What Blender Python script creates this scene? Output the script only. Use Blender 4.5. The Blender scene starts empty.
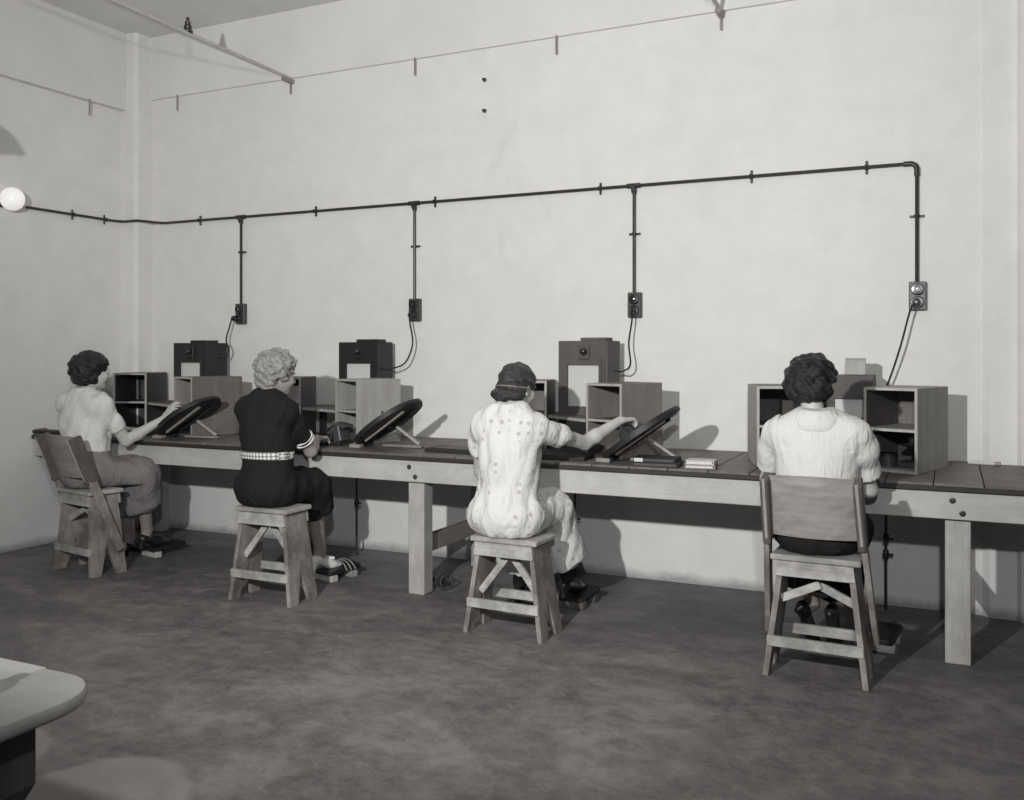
import bpy, bmesh, math, random
import numpy as np
from mathutils import Vector, Matrix, Euler
C = bpy.context.scene.collection
scene = bpy.context.scene
R = math.radians
random.seed(7)

# ------------------------------------------------------------------ camera
cam_d = bpy.data.cameras.new('camera')
cam_d.sensor_width = 36.0
cam_d.lens = 36.0 * 928 / 1024
cam_d.shift_y = -48 / 1024
cam_d.clip_start = 0.05
cam = bpy.data.objects.new('camera', cam_d)
cam.location = (0, -5.53, 1.40)
cam.rotation_euler = (R(90), 0, math.atan(438 / 928))
C.objects.link(cam)
scene.camera = cam

# ------------------------------------------------------------------ light
scene.view_settings.view_transform = 'Standard'
scene.view_settings.look = 'None'
scene.view_settings.gamma = 1.0
scene.view_settings.use_curve_mapping = False
scene.view_settings.exposure = 0.0
w = bpy.data.worlds.new('room_air')
scene.world = w
w.use_nodes = True
w.node_tree.nodes['Background'].inputs[0].default_value = (1, .98, .95, 1)
w.node_tree.nodes['Background'].inputs[1].default_value = 0.05


def spot(name, loc, aim, power, size, blend, radius):
    d = bpy.data.lights.new(name, 'SPOT')
    d.energy = power
    d.spot_size = R(size)
    d.spot_blend = blend
    d.shadow_soft_size = radius
    d.color = (1, .998, .99)
    o = bpy.data.objects.new(name, d)
    o.location = loc
    o.rotation_euler = (Vector(aim) - Vector(loc)).to_track_quat('-Z', 'Y').to_euler()
    C.objects.link(o)
    return o


# the photographer's flash lamps, in reflectors on stands either side of the camera
spot('flash', (-1.47, -5.65, 2.15), (-2.5, 0, 2.35), 715, 106, .9, .045)
spot('flash', (.15, -5.75, 2.2), (-2.2, 0, 2.3), 235, 106, .9, .045)


def area(name, loc, aim, power, sx, sy):
    d = bpy.data.lights.new(name, 'AREA')
    d.shape = 'RECTANGLE'
    d.size = sx
    d.size_y = sy
    d.energy = power
    d.color = (1, .998, .99)
    o = bpy.data.objects.new(name, d)
    o.location = loc
    o.rotation_euler = (Vector(aim) - Vector(loc)).to_track_quat('-Z', 'Y').to_euler()
    C.objects.link(o)
    return o


# soft fill light added behind the camera to lift the whole room
area('room_fill', (-1.2, -8.2, 3.7), (-2.0, 0, .8), 22, 5.0, 1.6)


# ------------------------------------------------------------------ helpers
def g(v, t=1.0):
    if v < .4:                            # the print's warm grey in its darker tones
        return (v, v * (1 - .044 * t), v * (1 - .070 * t), 1)
    return (v, v * (1 - .011 * t), v * (1 - .029 * t), 1)


def link(o, parent=None):
    C.objects.link(o)
    if parent:
        o.parent = parent
    return o


def empty(name, label, cat, loc=(0, 0, 0), rz=0, group=None):
    o = bpy.data.objects.new(name, None)
    o.empty_display_size = .1
    o.location = loc
    o.rotation_euler = (0, 0, rz)
    C.objects.link(o)
    tag(o, label, cat, group)
    return o


def tag(o, label, cat, group=None):
    o['label'] = label
    o['category'] = cat
    if group:
        o['group'] = group
    return o


def struct(o):
    o['kind'] = 'structure'
    return o


def obj(name, bm, mat, parent=None, smooth=False, loc=None):
    me = bpy.data.meshes.new(name)
    bmesh.ops.recalc_face_normals(bm, faces=bm.faces)
    bm.to_mesh(me)
    bm.free()
    me.materials.append(mat)
    if smooth:
        for p in me.polygons:
            p.use_smooth = True
        try:
            me.set_sharp_from_angle(angle=R(40))
        except Exception:
            pass
    o = bpy.data.objects.new(name, me)
    if loc is not None:
        o.location = loc
    return link(o, parent)


def NB():
    return bmesh.new()


def box(bm, c, s, rot=None, bevel=.0):
    """box centred on c with full size s; rot a Matrix or Euler angles"""
    m = Matrix.Translation(Vector(c))
    if rot is not None:
        rm = rot.to_4x4() if isinstance(rot, Matrix) else Euler(rot).to_matrix().to_4x4()
        m = m @ rm
    r = bmesh.ops.create_cube(bm, size=1.0, matrix=m @ Matrix.Diagonal((s[0], s[1], s[2], 1)))
    if bevel > 0:
        es = list({e for v in r['verts'] for e in v.link_edges})
        bmesh.ops.bevel(bm, geom=es, offset=bevel, segments=1, affect='EDGES', profile=.5)
    return bm


def bar(bm, a, b, wd, th, up=(0, 0, 1), bevel=.0):
    """bar of section wd x th running from a to b; th is measured along up"""
    a, b = Vector(a), Vector(b)
    d = b - a
    L = d.length
    y = d.normalized()
    u = Vector(up)
    z = (u - y * u.dot(y)).normalized()
    x = y.cross(z)
    rot = Matrix((x, y, z)).transposed()
    return box(bm, (a + b) / 2, (wd, L, th), rot, bevel)


def tube(bm, pts, r, n=8, caps=True):
    pts = [Vector(p) for p in pts]
    rs = r if isinstance(r, (list, tuple)) else [r] * len(pts)
    rings = []
    prev = None
    for i, p in enumerate(pts):
        if i == 0:
            t = pts[1] - pts[0]
        elif i == len(pts) - 1:
            t = pts[-1] - pts[-2]
        else:
            t = (pts[i + 1] - p).normalized() + (p - pts[i - 1]).normalized()
        t.normalize()
        if prev is None:
            ref = Vector((0, 0, 1)) if abs(t.z) < .9 else Vector((1, 0, 0))
            x = t.cross(ref).normalized()
        else:
            x = (prev - t * prev.dot(t)).normalized()
        prev = x
        y = t.cross(x)
        rings.append([bm.verts.new(p + (x * math.cos(2 * math.pi * k / n) + y * math.sin(2 * math.pi * k / n)) * rs[i]) for k in range(n)])
    for a, b in zip(rings, rings[1:]):
        for k in range(n):
            bm.faces.new((a[k], a[(k + 1) % n], b[(k + 1) % n], b[k]))
    if caps:
        bm.faces.new(rings[0][::-1])
        bm.faces.new(rings[-1])
    return bm


def lathe(bm, prof, mat4=None, n=20):
    """profile of (radius, height) turned about z, then placed by mat4"""
    m = mat4 or Matrix.Identity(4)
    rings = []
    for r, z in prof:
        if r < 1e-6:
            rings.append([bm.verts.new(m @ Vector((0, 0, z)))])
        else:
            rings.append([bm.verts.new(m @ Vector((r * math.cos(2 * math.pi * k / n), r * math.sin(2 * math.pi * k / n), z))) for k in range(n)])
    for a, b in zip(rings, rings[1:]):
        for k in range(n):
            k2 = (k + 1) % n
            if len(a) == 1 and len(b) == 1:
                continue
            if len(a) == 1:
                bm.faces.new((a[0], b[k2], b[k]))
            elif len(b) == 1:
                bm.faces.new((a[k], a[k2], b[0]))
            else:
                bm.faces.new((a[k], a[k2], b[k2], b[k]))
    if len(rings[0]) > 1:
        bm.faces.new(rings[0][::-1])
    if len(rings[-1]) > 1:
        bm.faces.new(rings[-1])
    return bm


def prism(bm, poly, h, mat4=None, bevel=0):
    """polygon in the local xy plane raised by h along local z"""
    m = mat4 or Matrix.Identity(4)
    lo = [bm.verts.new(m @ Vector((x, y, 0))) for x, y in poly]
    hi = [bm.verts.new(m @ Vector((x, y, h))) for x, y in poly]
    n = len(poly)
    fs = [bm.faces.new(lo[::-1]), bm.faces.new(hi)]
    for k in range(n):
        bm.faces.new((lo[k], lo[(k + 1) % n], hi[(k + 1) % n], hi[k]))
    if bevel:
        es = list(fs[0].edges) + list(fs[1].edges)
        bmesh.ops.bevel(bm, geom=es, offset=bevel, segments=2, affect='EDGES', profile=.5)
    return bm


def frame(o, x, y, z):
    m = Matrix((Vector(x), Vector(y), Vector(z))).transposed().to_4x4()
    m.translation = Vector(o)
    return m


def bez(pts, n=16):
    """Catmull-Rom curve through pts"""
    P = [Vector(p) for p in pts]
    P = [P[0] * 2 - P[1]] + P + [P[-1] * 2 - P[-2]]
    out = []
    for i in range(1, len(P) - 2):
        for k in range(n):
            t = k / n
            a, b, c, d = P[i - 1:i + 3]
            out.append(.5 * ((2 * b) + (c - a) * t + (2 * a - 5 * b + 4 * c - d) * t * t + (3 * b - a - 3 * c + d) * t ** 3))
    out.append(P[-2])
    return out


def copy_tree(o, parent=None):
    c = o.copy()
    C.objects.link(c)
    if parent:
        c.parent = parent
    for ch in list(o.children):
        copy_tree(ch, c)
    return c


# ------------------------------------------------------------------ materials
class NT:
    def __init__(s, name, rough=.6, spec=.35):
        s.m = bpy.data.materials.new(name)
        s.m.use_nodes = True
        s.t = s.m.node_tree
        s.b = s.t.nodes['Principled BSDF']
        s.b.inputs['Roughness'].default_value = rough
        s.b.inputs['Specular IOR Level'].default_value = spec
        s.co = None

    def n(s, kind, **kw):
        nd = s.t.nodes.new('ShaderNode' + kind)
        for k, v in kw.items():
            if k in nd.inputs:
                nd.inputs[k].default_value = v
            else:
                setattr(nd, k, v)
        return nd

    def l(s, a, b):
        s.t.links.new(a, b)

    def coord(s, scale=(1, 1, 1), rot=(0, 0, 0), kind='Object'):
        tc = s.n('TexCoord')
        mp = s.n('Mapping')
        mp.inputs['Scale'].default_value = scale
        mp.inputs['Rotation'].default_value = rot
        s.l(tc.outputs[kind], mp.inputs['Vector'])
        return mp.outputs['Vector']

    def noise(s, vec, scale, detail=4, rough=.6, dist=0):
        nd = s.n('TexNoise')
        nd.inputs['Scale'].default_value = scale
        nd.inputs['Detail'].default_value = detail
        nd.inputs['Roughness'].default_value = rough
        nd.inputs['Distortion'].default_value = dist
        s.l(vec, nd.inputs['Vector'])
        return nd.outputs['Fac']

    def ramp(s, fac, stops):
        r = s.n('ValToRGB')
        els = r.color_ramp.elements
        while len(els) < len(stops):
            els.new(.5)
        for e, (p, c) in zip(els, stops):
            e.position = p
            e.color = c if hasattr(c, '__len__') else (c, c, c, 1)
        s.l(fac, r.inputs['Fac'])
        return r.outputs['Color']

    def mix(s, fac, a, b, mode='MIX'):
        m = s.n('Mix', data_type='RGBA', blend_type=mode)
        for inp, v in ((m.inputs[0], fac), (m.inputs[6], a), (m.inputs[7], b)):
            if hasattr(v, 'is_linked') or hasattr(v, 'links'):
                s.l(v, inp)
            else:
                inp.default_value = v
        return m.outputs[2]

    def math(s, op, a, b=0.0):
        m = s.n('Math', operation=op)
        for inp, v in ((m.inputs[0], a), (m.inputs[1], b)):
            if hasattr(v, 'links'):
                s.l(v, inp)
            else:
                inp.default_value = v
        return m.outputs[0]

    def color(s, c):
        if hasattr(c, 'links'):
            s.l(c, s.b.inputs['Base Color'])
        else:
            s.b.inputs['Base Color'].default_value = c
        return s

    def bump(s, h, strength=.2, dist=.01):
        b = s.n('Bump')
        b.inputs['Strength'].default_value = strength
        b.inputs['Distance'].default_value = dist
        s.l(h, b.inputs['Height'])
        s.l(b.outputs['Normal'], s.b.inputs['Normal'])
        return s


def plain(name, v, rough=.5, spec=.4, metal=0, var=.12, scale=18, tint=1.0):
    t = NT(name, rough, spec)
    f = t.noise(t.coord(), scale, 3)
    t.color(t.ramp(f, [(.3, g(v * (1 - var), tint)), (.7, g(v * (1 + var), tint))]))
    t.b.inputs['Metallic'].default_value = metal
    return t.m


def wood(name, v, axis='x', var=.3, rough=.55, dirt=.25, spec=.3, tint=1.6, scale=1.0):
    """sawn timber with the grain running along axis"""
    t = NT(name, rough, spec)
    st = {'x': (1.2, 16, 16), 'y': (16, 1.2, 16), 'z': (16, 16, 1.2)}[axis]
    vec = t.coord(tuple(q * scale for q in st))
    oi = t.n('ObjectInfo')
    add = t.n('VectorMath', operation='ADD')
    sc = t.n('VectorMath', operation='SCALE')
    cmb = t.n('CombineXYZ')
    t.l(oi.outputs['Random'], cmb.inputs[0])
    t.l(oi.outputs['Random'], cmb.inputs[1])
    t.l(cmb.outputs[0], sc.inputs[0])
    sc.inputs['Scale'].default_value = 37.0
    t.l(vec, add.inputs[0])
    t.l(sc.outputs[0], add.inputs[1])
    f1 = t.noise(add.outputs[0], 1.0, 6, .65, .6)
    f2 = t.noise(add.outputs[0], 4.5, 3, .6, .3)
    f = t.math('ADD', t.math('MULTIPLY', f1, .7), t.math('MULTIPLY', f2, .3))
    col = t.ramp(f, [(.28, g(v * (1 - var), tint)), (.52, g(v, tint)), (.75, g(v * (1 + var * .7), tint))])
    d = t.noise(t.coord(), 5.0, 4, .7)
    dm = t.ramp(d, [(.42, 1 - dirt), (.6, 1.0)])
    col = t.mix(1.0, col, dm, 'MULTIPLY')
    rv = t.n('MapRange')
    t.l(oi.outputs['Random'], rv.inputs[0])
    rv.inputs[3].default_value = .86
    rv.inputs[4].default_value = 1.1
    cc = t.n('CombineColor')
    for i in range(3):
        t.l(rv.outputs[0], cc.inputs[i])
    col = t.mix(1.0, col, cc.outputs[0], 'MULTIPLY')
    t.color(col)
    t.bump(f, .18, .004)
    return t.m


def mat_wall():
    t = NT('white_plaster', .75, .2)
    v = t.coord()
    a = t.noise(v, .9, 5, .6)
    b = t.noise(v, 5, 6, .65)
    col = t.mix(.5, t.ramp(a, [(.3, g(.72)), (.65, g(.80))]), t.ramp(b, [(.32, g(.70)), (.62, g(.80))]))
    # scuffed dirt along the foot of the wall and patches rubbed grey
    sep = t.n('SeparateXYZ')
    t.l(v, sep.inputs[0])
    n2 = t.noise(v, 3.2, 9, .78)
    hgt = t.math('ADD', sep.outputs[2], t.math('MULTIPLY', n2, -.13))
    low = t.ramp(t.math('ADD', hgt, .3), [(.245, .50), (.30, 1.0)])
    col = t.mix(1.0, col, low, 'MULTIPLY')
    st = t.noise(t.coord((1, 1, .35)), 2.1, 6, .7, .8)
    col = t.mix(1.0, col, t.ramp(st, [(.62, 1.0), (.78, .88)]), 'MULTIPLY')
    t.color(col)
    h = t.math('ADD', t.math('MULTIPLY', t.noise(v, 9, 6, .6), 1.0), t.math('MULTIPLY', t.noise(v, 60, 3), .25))
    t.bump(h, .35, .012)
    return t.m


def mat_ceiling():
    t = NT('ceiling_paint', .8, .15)
    v = t.coord()
    t.color(t.ramp(t.noise(v, 1.5, 4), [(.3, g(.70)), (.7, g(.78))]))
    t.bump(t.noise(v, 12, 4), .15, .008)
    return t.m


def mat_floor():
    t = NT('concrete_floor', .62, .3)
    v = t.coord()
    a = t.noise(t.coord((1, 1.6, 1), (0, 0, .5)), 1.3, 8, .68, .7)
    b = t.noise(v, 9, 8, .75, .3)
    c = t.noise(v, 70, 3, .6)
    col = t.ramp(a, [(.34, g(.075)), (.5, g(.16)), (.61, g(.29))])
    col = t.mix(.45, col, t.ramp(b, [(.36, g(.065)), (.60, g(.28))]))
    col = t.mix(.2, col, t.ramp(c, [(.35, g(.06)), (.65, g(.2))]))
    # two pale rounded patches painted into the floor near the table
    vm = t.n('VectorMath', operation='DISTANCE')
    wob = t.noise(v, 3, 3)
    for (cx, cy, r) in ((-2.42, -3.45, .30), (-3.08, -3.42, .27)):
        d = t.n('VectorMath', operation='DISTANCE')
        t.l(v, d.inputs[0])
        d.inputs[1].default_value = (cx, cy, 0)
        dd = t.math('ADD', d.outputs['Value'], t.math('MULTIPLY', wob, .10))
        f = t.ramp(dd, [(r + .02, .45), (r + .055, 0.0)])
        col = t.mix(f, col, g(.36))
    t.color(col)
    t.l(t.ramp(b, [(.3, .5), (.7, .75)]), t.b.inputs['Roughness'])
    t.bump(t.math('ADD', b, t.math('MULTIPLY', c, .3)), .25, .006)
    return t.m


M = {}
M['dark_wall'] = plain('dark_wall_paint', .30, .8, .2)  # dark paint for the unseen walls, picked to cut their bounced light
M['wall'] = mat_wall()
M['ceiling'] = mat_ceiling()
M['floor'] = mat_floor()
M['apron'] = wood('apron_pine', .52, 'x', .16, dirt=.12)
M['post'] = wood('post_pine', .44, 'z', .2, dirt=.15)
M['brace_y'] = wood('brace_pine', .33, 'y', .2)
M['plank'] = wood('bench_plank', .19, 'y', .22, rough=.5)
M['edge'] = wood('bench_edge_strip', .045, 'x', .3)
M['stool'] = wood('stool_board_x', .50, 'x', .3, dirt=.4)
M['stool_z'] = wood('stool_board_z', .32, 'z', .38, dirt=.42)  # side boards kept darker than the fronts: their shading is in the colour
M['stool_seat'] = wood('stool_seat_board', .44, 'x', .3, dirt=.35)
M['chair_post'] = wood('chair_post_dark', .13, 'z', .3)
M['ply'] = wood('plywood_back', .33, 'x', .5, dirt=.12, scale=.7)
M['cab_mid'] = wood('cabinet_ply_mid', .27, 'z', .2, dirt=.12)
M['tool_black'] = plain('tool_black', .010, .5, .3)
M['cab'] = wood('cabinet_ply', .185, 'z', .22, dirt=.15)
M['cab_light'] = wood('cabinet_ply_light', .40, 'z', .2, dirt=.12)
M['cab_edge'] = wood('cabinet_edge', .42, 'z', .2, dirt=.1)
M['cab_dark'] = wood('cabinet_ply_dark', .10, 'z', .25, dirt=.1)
M['shelf'] = wood('shelf_board', .13, 'x', .22)
M['table'] = wood('table_top', .46, 'x', .12, dirt=.1, rough=.4)
M['lb_black'] = plain('black_enamel', .022, .45, .4)
M['lb_brown'] = wood('brown_stained_box', .105, 'z', .2, dirt=.1)
M['opal'] = plain('opal_glass', .62, .25, .5, var=.03)
M['iron'] = plain('conduit_iron', .045, .4, .5, metal=.3)
M['bakelite'] = plain('bakelite', .02, .25, .6)
M['chrome'] = plain('chrome', .65, .18, .5, metal=1)
M['plate'] = plain('outlet_plate', .06, .4, .5)
M['cord'] = plain('cord_braid', .03, .7, .2)
M['board'] = plain('board_black', .02, .5, .4)
M['board_rail'] = wood('board_rail_wood', .30, 'x', .2)
M['black_cloth'] = plain('black_book_cloth', .03, .7, .3)
M['card'] = plain('white_card', .62, .6, .3, var=.04)
M['grey_card'] = plain('grey_card', .30, .6, .3, var=.06)
M['strap'] = plain('strap_metal', .30, .5, .4, metal=.4)
M['steel_rod'] = plain('painted_rod', .45, .5, .3)
M['leather'] = plain('black_leather', .018, .35, .5)
M['white_leather'] = plain('white_leather', .80, .45, .4)
M['eye'] = plain('eye_white', .6, .2, .5, var=.02)
M['paper'] = plain('paper', .7, .8, .2, var=.03)


def mat_skin(name, v):
    t = NT(name, .5, .35)
    f = t.noise(t.coord(), 14, 3)
    t.color(t.ramp(f, [(.3, g(v * .94, 1.6)), (.7, g(v * 1.05, 1.6))]))
    return t.m


def mat_hair(name, lo, hi, st=(14, 14, 60)):
    t = NT(name, .38, .38)
    v = t.coord(st)
    f = t.noise(v, 1.2, 5, .65, 1.2)
    t.color(t.ramp(f, [(.3, g(lo)), (.7, g(hi))]))
    f2 = t.noise(t.coord(tuple(q * 4.5 for q in st)), 1.2, 4, .7, 2.0)
    t.bump(t.math('ADD', f, t.math('MULTIPLY', f2, .5)), .55, .009)
    return t.m


def cloth_bump(t, c, weave):
    # soft creases plus the weave
    big = t.noise(t.coord((1, 1, .45), (R(12), R(18), 0)), 15, 3, .55, 1.6)
    sm = t.noise(c, weave, 2)
    t.bump(t.math('ADD', big, t.math('MULTIPLY', sm, .05)), .55, .022)


def mat_cloth(name, v, rough=.85, weave=260, var=.06):
    t = NT(name, rough, .15)
    c = t.coord()
    f = t.noise(c, 6, 4)
    t.color(t.ramp(f, [(.3, g(v * (1 - var))), (.7, g(v * (1 + var)))]))
    cloth_bump(t, c, weave)
    return t.m


def mat_floral():
    t = NT('white_print_cotton', .85, .15)
    c = t.coord()
    vo = t.n('TexVoronoi')
    vo.inputs['Scale'].default_value = 20
    vo.inputs['Randomness'].default_value = .3
    t.l(c, vo.inputs['Vector'])
    nz = t.noise(c, 90, 2)
    d = t.math('ADD', vo.outputs['Distance'], t.math('MULTIPLY', nz, .22))
    f = t.ramp(d, [(.27, .7), (.37, 0.0)])
    t.color(t.mix(f, g(.68), g(.36)))
    cloth_bump(t, c, 240)
    return t.m


def mat_dots():
    t = NT('dotted_swiss_cotton', .85, .15)
    c = t.coord((1, 1, 1), (0, R(45), 0))
    sx = t.n('SeparateXYZ')
    t.l(c, sx.inputs[0])
    a = t.math('SINE', t.math('MULTIPLY', sx.outputs[0], 560))
    b = t.math('SINE', t.math('MULTIPLY', sx.outputs[2], 560))
    f = t.ramp(t.math('MULTIPLY', a, b), [(.35, 0.0), (.6, .38)])
    t.color(t.mix(f, g(.68), g(.42)))
    cloth_bump(t, t.coord(), 240)
    return t.m


def mat_check():
    t = NT('checked_belt', .6, .3)
    ck = t.n('TexChecker')
    ck.inputs['Scale'].default_value = 70
    ck.inputs['Color1'].default_value = g(.75)
    ck.inputs['Color2'].default_value = g(.06)
    vo = t.coord((1, .2, 1), (0, R(45), 0))
    t.l(vo, ck.inputs['Vector'])
    t.color(t.mix(.78, g(.75), ck.outputs['Color']))
    return t.m


M['skin'] = mat_skin('skin', .50)
M['skin_tan'] = mat_skin('skin_tan', .36)
M['stocking'] = mat_skin('stocking', .30)
M['hair_dark'] = mat_hair('hair_dark', .005, .026)
M['hair_brown'] = mat_hair('hair_brown', .012, .070)
M['hair_blonde'] = mat_hair('hair_blonde', .16, .42, (22, 22, 40))
M['blouse'] = mat_cloth('white_blouse_cotton', .66)
M['skirt'] = mat_cloth('grey_skirt', .22)
M['black_dress'] = mat_cloth('black_dress_cloth', .018)
M['dark_skirt'] = mat_cloth('dark_skirt_cloth', .02)
M['floral'] = mat_floral()
M['dots'] = mat_dots()
M['belt'] = mat_check()
M['trim'] = mat_cloth('white_trim', .72)

# ------------------------------------------------------------------ the room
WL, WR, YB, CH = -5.97, 4.2, -10.2, 3.925


def slab(name, c, s, mat, kind=True):
    o = obj(name, box(NB(), c, s), mat)
    struct(o)
    return o


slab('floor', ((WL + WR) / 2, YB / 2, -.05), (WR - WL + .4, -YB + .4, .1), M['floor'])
slab('ceiling', ((WL + WR) / 2, YB / 2, CH + .05), (WR - WL + .4, -YB + .4, .1), M['ceiling'])
slab('wall_back', ((WL + WR) / 2, .1, CH / 2), (WR - WL + .4, .2, CH + .1), M['wall'])
slab('wall_left', (WL - .1, YB / 2, CH / 2), (.2, -YB, CH + .1), M['wall'])
slab('wall_right', (WR + .1, YB / 2, CH / 2), (.2, -YB, CH + .1), M['dark_wall'])
slab('wall_front', ((WL + WR) / 2, YB - .1, CH / 2), (WR - WL + .4, .2, CH + .1), M['dark_wall'])
# trim_1 corner pilaster, trim_2 / trim_3 ceiling beams, trim_4 / trim_5 right pilaster
bm = NB()
prism(bm, [(WL, 0), (WL, -.175), (-5.835, -.175), (-5.81, -.15), (-5.81, 0)], CH)
struct(obj('trim_1', bm, M['wall']))
struct(obj('trim_2', box(NB(), ((WL + WR) / 2 + .08, -.0125, (3.425 + CH) / 2), (WR - WL - .16, .025, CH - 3.425)), M['ceiling']))
struct(obj('trim_3', box(NB(), (WL + .03, (YB - .175) / 2, (3.315 + CH) / 2), (.06, -YB - .175, CH - 3.315)), M['ceiling']))
bm = NB()
prism(bm, [(.155, 0), (.19, -.035), (.315, -.035), (.335, -.075), (.75, -.075), (.75, 0)], 3.425)
struct(obj('trim_4', bm, M['wall']))

# ------------------------------------------------------------------ work bench
BH = .815
YF, YR = -.98, -.012
bench = empty('work_bench', 'long pine work bench along the back wall with a top of crosswise boards', 'bench', (-2.8, -.5, 0))
ox, oy = -2.8, -.5


def rel(p, o=None):
    o = o or bench
    return (p[0] - o.location.x, p[1] - o.location.y, p[2] - o.location.z)


def brel(bm):
    bmesh.ops.translate(bm, verts=bm.verts, vec=(-ox, -oy, 0))
    return bm


x0, x1, pw = -5.95, 1.15, .2
n = 35
pw = (x1 - x0) / n
rnd = random.Random(3)
pm = None
for i in range(n):
    xc = x0 + (i + .5) * pw
    back = YR if (-5.80 < xc - pw / 2 and xc + pw / 2 < .155) else (-.19 if xc < 0 else -.09)
    dz = rnd.uniform(-.0012, .0012)
    bm = box(NB(), (0, 0, 0), (pw - .0045, back - YF, .03), None, .002)
    o = obj('plank', bm, M['plank'], bench, loc=rel((xc, (back + YF) / 2, BH - .015 + dz)))
bm = NB()
box(bm, ((x0 + x1) / 2, YF - .004, BH - .022), (x1 - x0, .012, .022), None, .002)
obj('edge_strip', brel(bm), M['edge'], bench)
bm = NB()
box(bm, ((x0 + x1) / 2, YF + .035, BH - .095), (x1 - x0, .04, .13), None, .003)
obj('apron', brel(bm), M['apron'], bench)
bm = NB()
box(bm, ((x0 + .2 + .1) / 2, -.045, BH - .095), (.1 - x0 - .2, .04, .13), None, .003)
obj('rear_rail', brel(bm), M['brace_y'], bench)
for lx in (-5.60, -2.785, .032):
    obj('leg', brel(box(NB(), (lx, YF + .105, (BH - .03) / 2), (.105, .10, BH - .032), None, .004)), M['post'], bench)
    obj('leg', brel(box(NB(), (lx, -.12, (BH - .03) / 2), (.09, .09, BH - .032), None, .004)), M['post'], bench)
    obj('stretcher', brel(box(NB(), (lx - .0, -.5, .275), (.045, .67, .10), None, .003)), M['brace_y'], bench)
    for bz, bx in ((BH - .075, -.022), (BH - .13, .018)):
        m4 = Matrix.Translation((lx + bx, YF + .015, bz)) @ Matrix.Rotation(R(90), 4, 'X')
        obj('bolt', brel(lathe(NB(), [(.014, -.002), (.014, .003), (.009, .004), (.009, .011), (.006, .013), (0, .013)], m4, 10)), M['iron'], bench)

# ------------------------------------------------------------------ conduit run, drops and outlets
cz = 2.428
run = empty('conduit_run', 'black iron conduit running along both walls with drops to four outlets', 'conduit', (-3, -.03, cz))


def crel(bm):
    bmesh.ops.translate(bm, verts=bm.verts, vec=(3, .03, -cz))
    return bm


PY = -.022
pr = .0098
DROPS = (-4.881, -3.345, -1.766)
obj('pipe', crel(tube(NB(), [(-5.775, -.215, cz + .004), (-5.70, -.08, cz), (-5.66, PY, cz), (-.19, PY, cz)], pr, 8)), M['iron'], run, True)
obj('pipe', crel(tube(NB(), [(WL + .022, -1.03, cz + .004), (WL + .022, -.26, cz + .004), (WL + .06, -.2, cz + .004), (-5.775, -.2, cz + .004)], pr, 8)), M['iron'], run, True)
for dx in DROPS:
    obj('drop_pipe', crel(tube(NB(), [(dx, PY, cz - .01), (dx, PY, 1.755)], pr, 8)), M['iron'], run, True)
    bm = NB()
    tube(bm, [(dx - .045, PY, cz), (dx + .04, PY, cz)], .0155, 10)
    tube(bm, [(dx, PY, cz), (dx, PY, cz - .05)], .0155, 10)
    box(bm, (dx, PY - .012, cz - .02), (.028, .02, .04), None, .004)
    obj('tee_fitting', crel(bm), M['iron'], run, True)
obj('drop_pipe', crel(tube(NB(), [(-.163, PY, cz - .05), (-.163, PY, 1.76)], pr, 8)), M['iron'], run, True)
bm = NB()
tube(bm, [(-.23, PY, cz), (-.19, PY, cz), (-.172, PY, cz - .01), (-.163, PY, cz - .03), (-.163, PY, cz - .07)], .0145, 10)
obj('elbow_fitting', crel(bm), M['iron'], run, True)


def clip(x, z, vert, wall='b'):
    bm = NB()
    if wall == 'b':
        tube(bm, [(x - (0 if vert is False else .008), PY, z - (0 if vert else 0)), (x + (.0 if vert is False else .008), PY, z)] if False else
             ([(x, PY, z - .008), (x, PY, z + .008)] if vert else [(x - .008, PY, z), (x + .008, PY, z)]), .0155, 8)
        box(bm, (x, -.006, z), (.075 if vert else .014, .008, .014 if vert else .075), None, .002)
        for s in (-1, 1):
            box(bm, (x + (s * .029 if vert else 0), -.013, z + (0 if vert else s * .029)), (.008, .01, .008))
    obj('clip', crel(bm), M['iron'], run)


for x in (-5.30, -4.19, -3.188, -1.99, -1.053, -.42):
    clip(x, cz, False)
for x, z in ((-4.881, 2.16), (-3.345, 2.13), (-1.766, 2.13), (-.163, 2.14)):
    clip(x, z, True)
for y in (-.635, -.343):
    bm = NB()
    tube(bm, [(WL + .022, y - .008, cz + .004), (WL + .022, y + .008, cz + .004)], .0155, 8)
    box(bm, (WL + .006, y, cz + .004), (.008, .014, .075), None, .002)
    obj('clip', crel(bm), M['iron'], run)


def outlet(x, z, label, plugged=True):
    t = empty('outlet_box', label, 'outlet', (x, 0, z), 0, 'double outlets on the conduit drops')
    obj('back_plate', box(NB(), (0, -.02, 0), (.086, .04, .155), None, .004), M['plate'], t)
    for dz in (.036, -.036):
        m4 = Matrix.Translation((0, -.038, dz)) @ Matrix.Rotation(R(90), 4, 'X')
        s = obj('socket', lathe(NB(), [(.034, -.002), (.034, .012), (.029, .020), (.016, .021), (.014, .016), (0, .016)], m4, 18), M['bakelite'], t, True)
        obj('screw', lathe(NB(), [(.006, .015), (.006, .019), (0, .021)], m4, 8), M['chrome'], s, True)
    return t


OZ = 1.690
outlet(-4.881, OZ, 'black double outlet on the conduit drop above the leftmost desk')
outlet(-3.340, OZ, 'black double outlet on the second conduit drop from the left')
outlet(-1.760, OZ, 'black double outlet on the third conduit drop, above the tall brown box')
outlet(-.160, 1.705, 'black double outlet at the right end of the conduit')


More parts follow.
